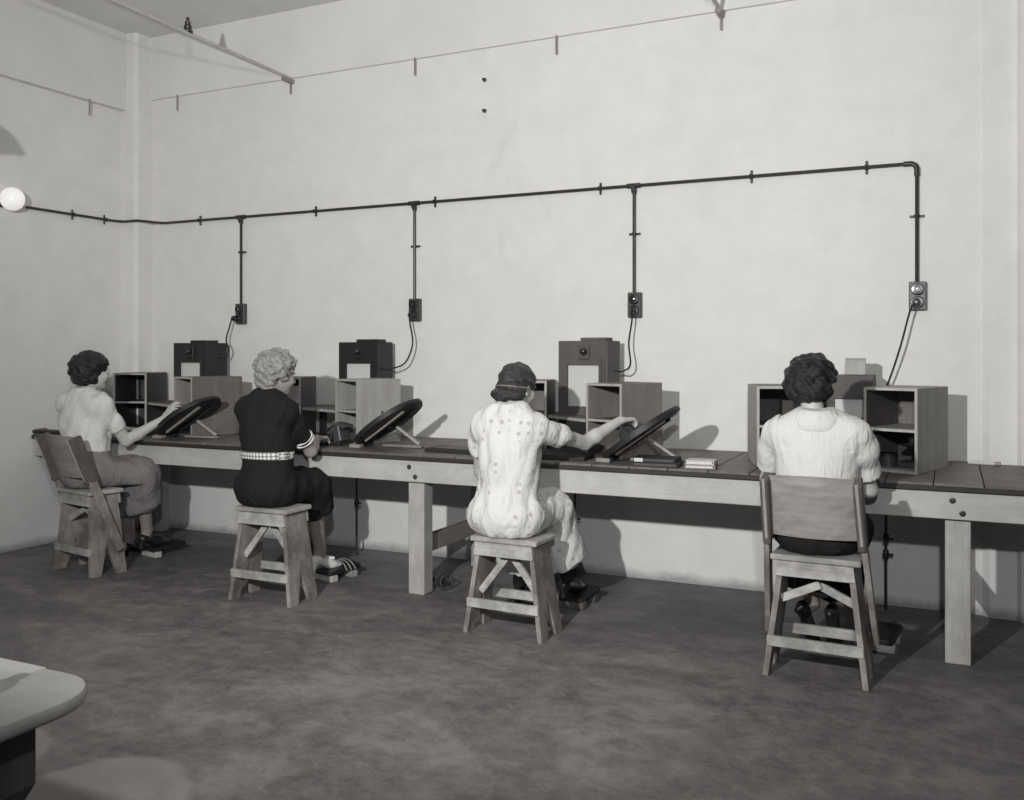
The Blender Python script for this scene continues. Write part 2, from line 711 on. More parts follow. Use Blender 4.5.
def cord(label, pts, plug_at, name='power_cord'):
    t = empty(name, label, 'cord', tuple(plug_at), 0, 'cords hanging from the outlets')
    bm = NB()
    P = bez([Vector(p) - Vector(plug_at) for p in pts], 10)
    tube(bm, P, .0055, 6)
    obj('cable', bm, M['cord'], t, True)
    m4 = Matrix.Rotation(R(90), 4, 'X')
    obj('plug', lathe(NB(), [(.020, 0), (.022, .012), (.018, .030), (.008, .040), (0, .040)], m4, 14), M['bakelite'], t, True)
    return t


def cord_for(x, label, ex, ez, ey=-.20, z=OZ, bulge=.09):
    p = Vector((x, -.062, z - .036))
    pts = [p + Vector((0, -.035, -.004)), p + Vector((.003, -.03, -.06)), p + Vector((.008 + bulge * .3, -.05, -.2)),
           (ex + .10 + bulge * .4, ey + .06, ez + .04), (ex + .05, ey, ez), (ex - .002, ey, ez)]
    return cord(label, pts, p)


LB = [(-5.254, -.33), (-3.80, -.268), (-2.142, -.33)]
LBW = .314
cord_for(-3.340, 'black cord curling from the second outlet into the side of the black light box', LB[1][0] + LBW + .001, 1.285)
cord_for(-1.760, 'black cord curling from the third outlet into the side of the brown light box', LB[2][0] + LBW + .001, 1.285, bulge=-.06)
p = Vector((-4.90, -.062, OZ - .036))
cord('black cord dropping from the leftmost outlet to the black light box below', [p + Vector((-.005, -.035, -.004)), p + Vector((-.02, -.04, -.06)), p + Vector((-.035, -.06, -.16)), (LB[0][0] + LBW + .055, -.15, 1.42), (LB[0][0] + LBW + .05, -.17, 1.37), (LB[0][0] + LBW + .025, -.19, 1.355), (LB[0][0] + LBW - .001, -.19, 1.355)], p)
p = Vector((-.165, -.062, 1.705 - .036))
cord('black twisted cord hanging straight from the rightmost outlet down behind the cabinet', [p + Vector((-.005, -.035, -.004)), p + Vector((-.03, -.04, -.05)), p + Vector((-.08, -.04, -.25)), p + Vector((-.145, -.025, -.45)), (-.365, -.080, 1.13), (-.41, -.106, 1.09)], p)

# vertical pipes clipped to the wall below the bench
for x, y, lab in ((-3.70, -.20, 'thin iron rod running down under the bench behind the woman in black'),
                  (-2.115, -.13, 'thin iron rod with a knob under the bench beside the printed dress'),
                  (-.315, -.10, 'thin iron rod with two couplings under the bench near the right leg')):
    t = empty('floor_rod', lab, 'rod', (x, y, 0), 0, 'rods running from bench to floor')
    obj('rod', tube(NB(), [(0, 0, 0), (0, 0, BH - .031)], .0075, 8), M['iron'], t, True)
    for z in ((.36,) if x < -2 else (.30, .385)):
        bm = NB()
        lathe(bm, [(.008, -.03), (.015, -.02), (.017, 0), (.015, .02), (.008, .03)], Matrix.Translation((0, 0, z)), 10)
        box(bm, (.012, 0, z), (.05, .012, .012), None, .002)
        obj('coupling', bm, M['iron'], t, True)

# metal straps hanging below the beams, tie rods, wall plugs
for i, x in enumerate((-5.521, -4.406, -3.337, -2.283, -1.228)):
    o = obj('beam_strap', box(NB(), (0, 0, -.055), (.012, .006, .125), None, .001), M['strap'], loc=(x, -.029, 3.425))
    tag(o, ['leftmost metal strap hanging below the back wall beam near the corner', 'metal strap below the beam where the long tie rod meets the wall',
            'metal strap below the back beam, next to the right of the long tie rod', 'metal strap below the back beam above the middle of the wall',
            'metal strap below the back beam at the top right rod'][i], 'strap', 'metal straps below the beam')
o = obj('beam_strap', box(NB(), (0, 0, -.055), (.006, .012, .125), None, .001), M['strap'], loc=(WL + .064, -.53, 3.315))
tag(o, 'metal strap hanging below the beam on the left wall', 'strap', 'metal straps below the beam')
for x, lab in ((-4.406, 'long thin tie rod crossing below the ceiling at upper left'), (-1.228, 'thin tie rod end meeting the wall at top right of centre')):
    t = empty('tie_rod', lab, 'rod', (x, 0, 3.40), 0)
    obj('rod', tube(NB(), [(0, -.030, .02), (0, -7.5, .155)], .013, 8), M['steel_rod'], t, True)
    bm = NB()
    box(bm, (0, -.03, 0), (.035, .055, .03), None, .004)
    tube(bm, [(0, -.06, 0), (0, -.11, 0)], .019, 8)
    obj('bracket', bm, M['strap'], t)
    if x < -3:
        bm = NB()
        lathe(bm, [(.030, -.012), (.034, 0), (.022, .012), (.026, .03), (.016, .04), (.02, .055), (.010, .065), (.012, .085), (0, .09)], Matrix.Translation((0, -1.05, .052)), 12)
        obj('insulator', bm, M['iron'], t, True)
for z, lab in ((3.217, 'upper of two small dark bolts left in the upper wall'), (3.01, 'lower of two small dark bolts left in the upper wall')):
    m4 = Matrix.Translation((-2.81, -.001, z)) @ Matrix.Rotation(R(90), 4, 'X')
    o = obj('wall_bolt', lathe(NB(), [(.014, 0), (.014, .008), (.008, .01), (.008, .03), (0, .032)], m4, 8), M['iron'])
    tag(o, lab, 'bolt')

# glowing globe at the conduit's left end
t = empty('wall_lamp', 'round white globe lamp on the left wall at the conduit end', 'lamp', (WL, -1.215, 2.455))
m4 = Matrix.Rotation(R(90), 4, 'Y')
obj('holder', lathe(NB(), [(.05, 0), (.05, .02), (.032, .03), (.03, .06), (0, .06)], m4, 16), M['iron'], t, True)
nt = NT('globe_glow', .2, .5)
nt.color(g(.85))
nt.b.inputs['Emission Color'].default_value = (1, .985, .95, 1)
nt.b.inputs['Emission Strength'].default_value = .42
bm = NB()
bmesh.ops.create_uvsphere(bm, u_segments=24, v_segments=16, radius=.08, matrix=Matrix.Translation((.125, 0, 0)))
obj('globe', bm, nt.m, t, True)


# ------------------------------------------------------------------ cabinets, shelves and light boxes on the bench
def cabinet(label, corner, th, W, D, Hh, mat, group, mid=.205, inner=None, divider=False, light_side=None, left=None):
    """open fronted box; corner = front right corner on the bench, th = turn (radians, + turns the front to the right)"""
    t = empty('pigeonhole_cabinet', label, 'cabinet', (corner[0], corner[1], BH + .001), th, group)
    k = .013
    inner = inner or mat
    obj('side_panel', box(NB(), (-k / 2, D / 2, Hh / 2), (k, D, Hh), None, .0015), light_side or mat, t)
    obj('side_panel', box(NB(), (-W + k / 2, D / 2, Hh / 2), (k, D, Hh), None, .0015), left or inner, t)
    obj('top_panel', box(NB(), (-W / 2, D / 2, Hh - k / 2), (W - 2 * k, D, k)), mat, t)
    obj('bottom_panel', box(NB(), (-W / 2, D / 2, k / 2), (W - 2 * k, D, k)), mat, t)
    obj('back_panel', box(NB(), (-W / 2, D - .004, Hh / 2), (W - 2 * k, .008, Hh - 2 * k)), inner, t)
    obj('inner_shelf', box(NB(), (-W / 2, D / 2 - .004, mid), (W - 2 * k, D - .010, k)), mat, t)
    # pale sawn front edges
    bm = NB()
    for c, s in (((-k / 2, -.002, Hh / 2), (k, .004, Hh)), ((-W + k / 2, -.002, Hh / 2), (k, .004, Hh)),
                 ((-W / 2, -.002, Hh - k / 2), (W - 2 * k, .004, k)), ((-W / 2, -.002, mid), (W - 2 * k, .004, k))):
        box(bm, c, s)
    o = obj('front_edging', bm, M['cab_edge'], t)
    if divider:
        obj('divider', box(NB(), (-W * .42, D / 2, (mid + Hh) / 2), (.010, D - .02, Hh - mid - 2 * k)), inner, t)
    return t


GC = 'open cabinets on the bench'
# right-hand cabinets of the four desks (front right corner), then the left-hand ones, all turned in towards the sitter
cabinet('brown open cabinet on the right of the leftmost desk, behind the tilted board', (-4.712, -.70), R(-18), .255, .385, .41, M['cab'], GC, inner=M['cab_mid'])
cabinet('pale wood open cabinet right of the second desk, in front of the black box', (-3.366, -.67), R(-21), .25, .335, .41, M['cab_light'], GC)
cabinet('brown open cabinet beside the extended hand of the woman in printed dress', (-1.607, -.73), R(-19.5), .25, .37, .41, M['cab'], GC, inner=M['cab_mid'], light_side=M['cab_mid'])  # right side given paler ply because the flash only grazes it
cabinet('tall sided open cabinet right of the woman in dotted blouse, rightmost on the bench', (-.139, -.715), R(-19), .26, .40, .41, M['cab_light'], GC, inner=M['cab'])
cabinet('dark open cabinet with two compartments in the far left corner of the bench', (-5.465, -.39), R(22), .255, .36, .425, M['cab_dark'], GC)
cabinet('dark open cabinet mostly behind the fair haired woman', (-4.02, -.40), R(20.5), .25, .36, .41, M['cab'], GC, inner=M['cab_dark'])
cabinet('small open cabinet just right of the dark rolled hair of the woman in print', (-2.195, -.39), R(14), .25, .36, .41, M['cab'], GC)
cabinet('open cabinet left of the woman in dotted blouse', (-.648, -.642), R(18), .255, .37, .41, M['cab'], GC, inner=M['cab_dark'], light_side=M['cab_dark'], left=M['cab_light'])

GS = 'shelf boards between the cabinets'
SH = 1.022


def shelf(label, fl, fr, bl, br):
    """board with corners front left, front right, back left, back right"""
    c = Vector(((fl[0] + fr[0]) / 2, (fl[1] + br[1]) / 2, 0))
    q = [Vector((p[0], p[1], 0)) - c for p in (fl, fr, br, bl)]
    t = empty('shelf_board', label, 'shelf', (c.x, c.y, SH - .017), 0, GS)
    obj('board', prism(NB(), [(p.x, p.y) for p in q], .017), M['shelf'], t)
    bm = NB()
    bar(bm, q[0] + Vector((0, -.003, .0085)), q[1] + Vector((0, -.003, .0085)), .004, .0165)
    obj('front_edge', bm, M['cab_edge'], t)
    hz = SH - .017 - BH - .001
    for p in (q[3] + Vector((.06, -.05, 0)), q[2] + Vector((-.06, -.05, 0))):
        obj('support', box(NB(), (p.x, p.y, -hz / 2), (.03, .05, hz)), M['cab_dark'], t)
    return t


shelf('shelf board of the leftmost desk under the black light box', (-5.455, -.385), (-4.962, -.60), (-5.57, -.085), (-4.80, -.085))
shelf('shelf board of the second desk under the black light box', (-4.01, -.395), (-3.612, -.565), (-4.11, -.06), (-3.44, -.06))
shelf('shelf board of the third desk under the tall brown light box', (-2.185, -.385), (-1.855, -.63), (-2.255, -.085), (-1.66, -.085))
shelf('shelf board of the right desk behind the woman in dotted blouse', (-.64, -.62), (-.395, -.62), (-.80, -.085), (-.20, -.085))


def lightbox(x, y, label, mat, D=.22, H=.445, base=SH, win=(.055, .255, .052, .30), switch=True, cap=True, rim=True):
    t = empty('light_box', label, 'light box', (x, y, base), 0, 'viewing boxes on the shelves')
    W, k = LBW, .02
    a, b, c, d = win
    bm = NB()
    # front with a real opening: four boards around it
    box(bm, (a / 2, k / 2, H / 2), (a, k, H))
    box(bm, ((b + W) / 2, k / 2, H / 2), (W - b, k, H))
    box(bm, ((a + b) / 2, k / 2, c / 2), (b - a, k, c))
    box(bm, ((a + b) / 2, k / 2, (d + H) / 2), (b - a, k, H - d))
    obj('front_panel', bm, mat, t)
    bm = NB()
    box(bm, (k / 4, (D + k) / 2, H / 2), (k / 2, D - k, H))
    box(bm, (W - k / 4, (D + k) / 2, H / 2), (k / 2, D - k, H))
    box(bm, (W / 2, D - k / 4, H / 2), (W - k, k / 2, H))
    box(bm, (W / 2, (D + k) / 2 - k / 4, H - k / 4), (W - k, D - k * 1.5, k / 2))
    box(bm, (W / 2, (D + k) / 2 - k / 4, k / 4), (W - k, D - k * 1.5, k / 2))
    obj('case', bm, mat, t)
    obj('opal_pane', box(NB(), ((a + b) / 2, k + .003, (c + d) / 2), (b - a + .008, .005, d - c + .008)), M['opal'], t)
    if rim:
        obj('slide_rail', box(NB(), (b + .014, -.004, (c + d) / 2 + .025), (.012, .008, d - c + .03), None, .002), mat, t)
        obj('slide_rail', box(NB(), (b + .034, -.003, (c + d) / 2 + .02), (.008, .006, d - c), None, .001), mat, t)
    if cap:
        obj('vent_cap', box(NB(), (W * .66, D * .45, H + .010), (.165, .12, .020), None, .003), mat, t)
    if switch:
        s = obj('switch_plate', box(NB(), (W * .53, -.006, H - .068), (.07, .012, .088), None, .003), mat, t)
        m4 = Matrix.Translation((W * .53, -.012, H - .064)) @ Matrix.Rotation(R(90), 4, 'X')
        obj('knob', lathe(NB(), [(.021, 0), (.023, .008), (.018, .022), (.010, .028), (0, .029)], m4, 16), M['bakelite'], s, True)
    return t


lightbox(LB[0][0], LB[0][1], 'black light box with an opal window at the leftmost desk', M['lb_black'])
lightbox(LB[1][0], LB[1][1], 'black light box with an opal window at the second desk from the left', M['lb_black'], D=.19)
lightbox(LB[2][0], LB[2][1], 'tall brown light box with a cream opal window and a knob switch', M['lb_brown'])
lightbox(-.678, -.33, 'low dark light box behind the woman in dotted blouse', M['lb_brown'], H=.255, win=(.12, .28, .03, .13), switch=False, cap=False, rim=False)
t = empty('card_box', 'small pale box standing on the low dark light box', 'box', (-.455, -.27, SH + .257), R(4))
obj('body', box(NB(), (0, 0, .043), (.10, .10, .084), None, .002), M['cab_edge'], t)
obj('lid', box(NB(), (0, 0, .083), (.104, .104, .010), None, .002), M['cab_edge'], t)


# ------------------------------------------------------------------ tilted round boards
def board(label, x, y, tilt=35, yaw=15, r=.25, group='tilted round boards'):
    """round black board propped on a foot; x, y = middle of its low edge"""
    t = empty('tilted_board', label, 'easel', (x, y, BH + .001), R(yaw), group)
    ct, s_ = math.cos(R(tilt)), math.sin(R(tilt))
    m4 = frame((.005, 0, .016), (ct, 0, s_), (0, 1, 0), (-s_, 0, ct))
    poly = []
    a0 = math.asin(.42)
    cx = r * math.cos(a0)
    for i in range(33):
        a = math.pi - a0 - (math.pi * 2 - 2 * a0) * i / 32
        poly.append((cx + r * math.cos(a), r * .84 * math.sin(a)))
    poly = [(px * .98, py) for px, py in poly]
    bm = NB()
    prism(bm, poly[::-1], .030, m4, .010)
    obj('disc', bm, M['board'], t, True)
    # rails under the disc
    for yy in (-.07, .07):
        bm = NB()
        a = m4 @ Vector((.06, yy, -.008))
        b = m4 @ Vector((.38, yy, -.008))
        bar(bm, a, b, .022, .014, m4.to_3x3() @ Vector((0, 0, 1)), .001)
        obj('rail', bm, M['board_rail'] if yy < 0 else M['board'], t)
    # base slat, prop and stop block
    obj('foot_slat', box(NB(), (.245, .06, .0085), (.27, .035, .015), None, .002), M['board_rail'], t)
    bm = NB()
    a = m4 @ Vector((.225, .07, -.026))
    bar(bm, (.36, .06, .022), (a.x, .06, a.z), .024, .013, (1, 0, .4), .001)
    obj('prop', bm, M['cab_edge'], t)
    obj('stop_block', box(NB(), (-.005, -.075, .012), (.075, .045, .022), None, .002), M['board_rail'], t)
    obj('stop_block', box(NB(), (-.005, .06, .012), (.06, .045, .022), None, .002), M['board'], t)
    return t


board('round black tilted board under the hand of the leftmost woman', -4.84, -.80, 33, 5)
board('round black tilted board on the bench between the second woman and the third', -3.275, -.74, 35, 3)
board('round black tilted board beneath the outstretched hand of the woman in print', -1.660, -.80, 35, 4)

# tools, books and plates on the bench
t = empty('retouching_knife', 'small knife with dark handle and bright ferrule standing on the second board', 'tool', (-3.16, -.68, BH + .105), R(14))
obj('handle', tube(NB(), [(.005, 0, .052), (-.006, 0, .09), (-.018, 0, .115)], [.010, .011, .006], 8), M['bakelite'], t, True)
obj('blade', tube(NB(), [(.04, 0, .012), (.025, 0, .035), (.005, 0, .052)], [.005, .017, .010], 10), M['chrome'], t, True)


def book(name, label, cat, x, y, rz, sx, sy, sz, cover, page, group=None, tag_card=False, z=BH + .0015, spine='y'):
    t = empty(name, label, cat, (x, y, z), rz, group)
    k = .004
    bm = NB()
    box(bm, (0, 0, k / 2), (sx, sy, k))
    box(bm, (0, 0, sz - k / 2), (sx, sy, k))
    box(bm, (sx / 2 - k / 2, 0, sz / 2), (k, sy, sz - 2 * k))
    obj('cover', bm, cover, t)
    obj('pages', box(NB(), (-.004, 0, sz / 2), (sx - .014, sy - .014, sz - 2 * k)), page, t)
    if tag_card:
        obj('white_tab', box(NB(), (-sx / 2 + .030, -sy / 2 - .0015, sz / 2), (.045, .003, sz * .9)), M['card'], t)
    return t


book('black_book', 'lower black album lying below the tilted board of the woman in print', 'book', -1.36, -.885, R(6), .235, .16, .022, M['black_cloth'], M['plate'])
book('black_book', 'upper black album on top of another black album', 'book', -1.365, -.885, R(4), .22, .15, .02, M['black_cloth'], M['plate'], z=BH + .0245, tag_card=True)
book('card_packet', 'lower pale grey packet right of the black albums', 'packet', -1.135, -.885, R(6), .15, .115, .020, M['grey_card'], M['card'])
book('card_packet', 'upper pale packet stacked on a grey one right of the black albums', 'packet', -1.135, -.88, R(3), .142, .11, .019, M['card'], M['card'], z=BH + .0225)
t = empty('plate_holder', 'flat black plate holder on the bench left of the woman in print', 'holder', (-2.60, -.735, BH + .001), R(-6))
obj('frame', box(NB(), (0, 0, .010), (.36, .22, .02), None, .003), M['black_cloth'], t)
obj('dark_slide', box(NB(), (.01, 0, .0215), (.30, .17, .003)), M['lb_black'], t)
t = empty('plate_holder', 'flat black plate holder under the forearm of the woman in print', 'holder', (-1.92, -.80, BH + .001), R(4))
obj('frame', box(NB(), (0, 0, .012), (.30, .20, .024), None, .003), M['black_cloth'], t)
obj('dark_slide', box(NB(), (.01, 0, .0255), (.25, .16, .003)), M['lb_black'], t)
book('black_book', 'black album in front of the leftmost woman', 'book', -5.20, -.68, R(3), .25, .18, .03, M['black_cloth'], M['grey_card'])
t = empty('wood_scrap', 'dark slat lying on the far left end of the bench', 'board', (-5.82, -.91, BH + .001), R(4))
obj('slat', box(NB(), (0, 0, .012), (.34, .09, .022), None, .002), M['lb_black'], t)
obj('cleat', box(NB(), (-.12, 0, .028), (.03, .085, .010), None, .002), M['board_rail'], t)
t = empty('chalk_tube', 'white tube lying on the right end of the bench by the wall', 'tube', (.16, -.16, BH + .012), R(-14))
obj('barrel', tube(NB(), [(-.075, 0, 0), (.05, 0, 0)], .010, 10), M['card'], t, True)
obj('cap', tube(NB(), [(.05, 0, 0), (.075, 0, 0)], .011, 10), M['strap'], t, True)

# hand press between the second woman and her cabinet
t = empty('hand_press', 'small dark hand press on the bench beside the woman in black', 'press', (-3.50, -.70, BH + .001), R(-8))
obj('base', box(NB(), (0, 0, .012), (.17, .15, .022), None, .003), M['lb_black'], t)
bm = NB()
box(bm, (.035, 0, .07), (.06, .10, .10), (0, R(-14), 0), .006)
obj('body', bm, M['plate'], t)
bm = NB()
box(bm, (.045, 0, .125), (.11, .09, .022), (0, R(8), 0), .005)
obj('head', bm, M['plate'], t)
obj('post', tube(NB(), [(-.05, 0, .02), (-.05, 0, .085)], [.012, .008], 8), M['iron'], t, True)
obj('lever', tube(NB(), [(-.005, .0, .128), (-.06, 0, .10), (-.085, 0, .085)], [.008, .008, .012], 8), M['bakelite'], t, True)
t = empty('ink_tray', 'low black tray left of the hand press', 'tray', (-3.74, -.66, BH + .001), R(5))
bm = NB()
box(bm, (0, 0, .005), (.15, .15, .008))
for sx, sy, wx, wy in ((-1, 0, .008, .15), (1, 0, .008, .15), (0, -1, .15, .008), (0, 1, .15, .008)):
    box(bm, (sx * .072, sy * .072, .022), (wx, wy, .04))
obj('tray_body', bm, M['lb_black'], t)

# dark things inside the lower part of the right cabinet: three film tins and a small press
for i, (x, y, h, lab) in enumerate(((-.335, -.50, .05, 'flat dark tin on the bench just left of the right cabinet'),
                                    (-.30, -.33, .085, 'taller dark tin deep in the right cabinet mouth'),
                                    )):
    pass

def in_cab(lx, ly, corner=(-.139, -.715), th=R(-19)):
    return (corner[0] + lx * math.cos(th) - ly * math.sin(th), corner[1] + lx * math.sin(th) + ly * math.cos(th))


q = in_cab(-.19, .12)
t = empty('film_tin', 'round dark tin at the left in the lower half of the right cabinet', 'tin', (q[0], q[1], BH + .015), 0)
obj('body', lathe(NB(), [(.045, 0), (.045, .055), (0, .055)], None, 20), M['plate'], t, True)
obj('lid', lathe(NB(), [(.047, .05), (.047, .066), (.04, .069), (0, .069)], None, 20), M['iron'], t, True)
q = in_cab(-.085, .16)
t = empty('glue_press', 'dark clamp like tool at the right in the lower half of the right cabinet', 'tool', (q[0], q[1], BH + .015), R(-19))
obj('base', box(NB(), (0, 0, .015), (.11, .12, .03), None, .004), M['plate'], t)
obj('column', tube(NB(), [(0, .03, .03), (0, .03, .12)], .012, 8), M['iron'], t, True)
obj('arm', box(NB(), (0, -.005, .115), (.05, .11, .02), None, .004), M['lb_black'], t)
obj('knob', lathe(NB(), [(.018, .125), (.02, .14), (.012, .15), (0, .15)], None, 12), M['bakelite'], t, True)

# ------------------------------------------------------------------ stools and chairs
STZ = .485          # seat height of the low stool
STH = .53           # the other three are a little taller


def stool_parts(t, top=STZ, wt=.142, wb=.205, dt=.092, db=.122, seat=(.365, .232), seat_mat=None, vee=(.455, .24)):
    """plank stool: splayed side boards notched into two feet, aprons, stretchers, inverted V braces"""
    k = .024
    obj('seat', box(NB(), (0, 0, top - .013), (seat[0], seat[1], .026), None, .005), seat_mat or M['stool_seat'], t)
    zt = top - .027
    lean = math.atan2(wb - wt, zt)
    L = math.hypot(wb - wt, zt)
    for s in (-1, 1):
        prof = [(-db, 0), (-db * .42, 0), (0, .20), (db * .42, 0), (db, 0), (dt, L), (-dt, L)]
        ux = Vector((0, 1, 0))
        uy = Vector((-s * (wb - wt), 0, zt)).normalized()
        uz = ux.cross(uy)
        m4 = frame((s * wb - uz.x * k / 2, 0, 0.0 - min(0, uz.z) * 0), ux, uy, uz)
        bm = NB()
        prism(bm, prof, k, m4)
        for v in bm.verts:
            if v.co.z < .02:
                v.co.z = .001
        obj('side_board', bm, M['stool_z'], t)
    for s in (-1, 1):
        y = s * (dt + .011)
        bm = NB()
        z0, z1 = zt - .066, zt - .001
        xa = wt + (wb - wt) * (zt - z0) / zt + .013
        xb = wt + (wb - wt) * (zt - z1) / zt + .013
        m4 = frame((0, y + .010, 0), (1, 0, 0), (0, 0, 1), (0, -1, 0))
        prism(bm, [(-xa, z0), (xa, z0), (xb, z1), (-xb, z1)], .020, m4, .001)
        obj('apron', bm, M['stool'], t)
        zs = .155
        xs = wt + (wb - wt) * (zt - zs) / zt + .012
        ys = dt + (db - dt) * (zt - zs) / zt + .004
        obj('stretcher', box(NB(), (0, s * ys, zs), (xs * 2, .020, .045), None, .002), M['stool'], t)
    for s in (-1, 1):
        bm = NB()
        xe = wt + (wb - wt) * (zt - vee[1]) / zt - .014
        bar(bm, (-s * .012, -.03 + s * .010, top - .53 + vee[0]), (s * xe, -.03 + s * .010, top - .53 + vee[1]), .018, .034, (0, 0, 1), .001)
        obj('brace', bm, M['stool'], t)


GST = 'plank stools at the bench'
s2 = empty('plank_stool', 'pale plank stool with cross braces under the woman in black', 'stool', (-3.475, -1.345, 0), R(1), GST)
stool_parts(s2, STH)
s3 = empty('plank_stool', 'pale plank stool under the woman in the printed dress', 'stool', (-1.98, -1.325, 0), R(-1.5), GST)
stool_parts(s3)


def chair(label, loc, rz, back_mat):
    t = empty('plank_chair', label, 'chair', loc, rz, 'plank chairs with curved plywood backs')
    stool_parts(t, STH, seat=(.37, .24), vee=(.40, .325))
    for s in (-1, 1):
        bm = NB()
        bar(bm, (s * .228, .07, .15), (s * .194, -.118, .64), .024, .055, (0, -1, .5), .002)
        obj('back_slat', bm, M['stool_z'], t)
        bm = NB()
        bar(bm, (s * .193, -.098, .585), (s * .184, -.212, .875), .034, .085, (0, -1, .4), .006)
        obj('back_post', bm, M['chair_post'], t)
        bm = NB()
        bar(bm, (s * .193, -.148, .600), (s * .184, -.258, .867), .012, .005, (0, -1, .4), .001)
        obj('post_strip', bm, M['cab_edge'], t)
    # curved plywood back
    bm = NB()
    nx, nz = 14, 8
    fr, bk = [], []
    for j in range(nz + 1):
        v = j / nz
        zz = .615 + .265 * v
        yy = -.108 - .098 * v
        rf, rb = [], []
        for i in range(nx + 1):
            u = i / nx * 2 - 1
            cy = yy - .042 * (1 - u * u)
            zt = zz + (.008 * (1 - u * u) if j == nz else 0)
            xx = u * (.177 - .006 * v)
            rf.append(bm.verts.new((xx, cy + .004, zt)))
            rb.append(bm.verts.new((xx, cy - .004, zt)))
        fr.append(rf)
        bk.append(rb)
    for j in range(nz):
        for i in range(nx):
            bm.faces.new((fr[j][i], fr[j][i + 1], fr[j + 1][i + 1], fr[j + 1][i]))
            bm.faces.new((bk[j][i + 1], bk[j][i], bk[j + 1][i], bk[j + 1][i + 1]))
    for i in range(nx):
        bm.faces.new((fr[0][i + 1], fr[0][i], bk[0][i], bk[0][i + 1]))
        bm.faces.new((fr[nz][i], fr[nz][i + 1], bk[nz][i + 1], bk[nz][i]))
    for j in range(nz):
        bm.faces.new((fr[j][0], fr[j + 1][0], bk[j + 1][0], bk[j][0]))
        bm.faces.new((fr[j + 1][nx], fr[j][nx], bk[j][nx], bk[j + 1][nx]))
    obj('back_sheet', bm, back_mat, t, True)
    return t


chair('plank chair with slanting back slats under the leftmost woman', (-4.985, -1.305, 0), R(-10), M['ply'])
chair('plank chair with a wide curved plywood back under the woman in dotted blouse', (-.515, -1.315, 0), R(-2), M['ply'])


# ------------------------------------------------------------------ foot pedals
def pedal(label, x, y, rz, straps=False, blocks=2, bmat=None):
    t = empty('foot_pedal', label, 'pedal', (x, y, 0), rz, 'foot pedals on the floor')
    obj('base_block', box(NB(), (0, -.075, .021), (.17, .05, .04), None, .004), bmat or M['stool'], t)
    if blocks > 1:
        obj('base_block', box(NB(), (0, .09, .021), (.15, .05, .04), None, .004), bmat or M['stool'], t)
    bm = NB()
    box(bm, (0, .02, .058), (.15, .25, .028), (R(5), 0, 0), .008)
    obj('treadle', bm, M['lb_black'], t)
    bm = NB()
    tube(bm, [(.05, .10, .055), (.05, .10, .10), (.03, .10, .10), (.03, .10, .06)], .005, 6)
    obj('hinge', bm, M['iron'], t, True)
    if straps:
        for k in range(3):
            bm = NB()
            P = bez([(-.07 + .0, .06 + .03 * k - .06, .06), (-.03, .05 + .035 * k - .05, .105), (.04, .08 + .03 * k - .06, .10), (.085, .06 + .035 * k - .04, .055)], 6)
            tube(bm, P, .0045, 6)
            obj('strap', bm, M['strap'], t, True)
    return t


pedal('low pedal with a pale block under the bench by the leftmost woman', -4.93, -.76, R(-12), blocks=1)
pedal('strapped foot pedal on a pale block under the shoe of the woman in black', -3.44, -.80, R(-14), straps=True)
pedal('dark foot pedal on floor behind the stool of the woman in print', -1.87, -.72, R(-6), bmat=M['chair_post'])
pedal('dark foot pedal right of the shoes of the woman in dotted blouse', -.30, -.79, R(-8))
# loose treadle with two rings by the middle leg
t = empty('ring_pedal', 'small iron pedal with two bright rings on floor beside the middle bench leg', 'pedal', (-2.74, -.72, 0), R(-30))
obj('bar', box(NB(), (-.05, 0, .042), (.14, .06, .03), None, .006), M['lb_black'], t)
for xx in (.02, .075):
    bm = NB()
    P = [(xx, .045 * math.cos(a), .049 + .042 * math.sin(a)) for a in [2 * math.pi * k / 18 for k in range(19)]]
    tube(bm, P, .006, 6, False)
    obj('ring', bm, M['plate'], t, True)
obj('axle', tube(NB(), [(-.11, 0, .045), (.10, 0, .045)], .010, 8), M['iron'], t, True)

# ------------------------------------------------------------------ near table, lower left
TZ = .75
t = empty('work_table', 'pale round cornered table end at the lower left edge of the picture', 'table', (-1.925, -4.755, 0))


def rounded(xa, xb, ya, yb, r, corners):
    pts = []
    for (cx, cy, a, on) in ((xb - r, yb - r, 0, corners[0]), (xa + r, yb - r, 90, corners[1]), (xa + r, ya + r, 180, corners[2]), (xb - r, ya + r, 270, corners[3])):
        if on:
            for k in range(9):
                q = R(a + 90 * k / 8)
                pts.append((cx + r * math.cos(q), cy + r * math.sin(q)))
        else:
            sx = 1 if a in (0, 270) else -1
            sy = 1 if a in (0, 90) else -1
            pts.append((cx + sx * r, cy + sy * r))
    return pts


bm = NB()
rings = []
for d, z in ((.012, -.034), (.004, -.029), (0, -.021), (0, -.010), (.003, -.003), (.010, 0)):
    rings.append([bm.verts.new((x, y, TZ + z)) for x, y in rounded(.243, .435 - d, -.55 + d, .548 - d, .125 - d, (1, 0, 0, 1))])
for ra, rb in zip(rings, rings[1:]):
    for k in range(len(ra)):
        k2 = (k + 1) % len(ra)
        bm.faces.new((ra[k], ra[k2], rb[k2], rb[k]))
bm.faces.new(rings[0][::-1])
bm.faces.new(rings[-1])
obj('top_board', bm, M['table'], t, True)
for k in range(3):
    xb = .240 - k * .30
    obj('top_board', box(NB(), (xb - .149, 0, TZ - .017), (.298, 1.096, .034), None, .003), M['table'], t)
bm = NB()
prism(bm, [(-.62, .50), (.28, .50), (.335, .57), (.335, TZ - .036), (-.62, TZ - .036)], .60, frame((0, .45, 0), (1, 0, 0), (0, 0, 1), (0, -1, 0)), .004)
obj('drawer_box', bm, M['chair_post'], t)
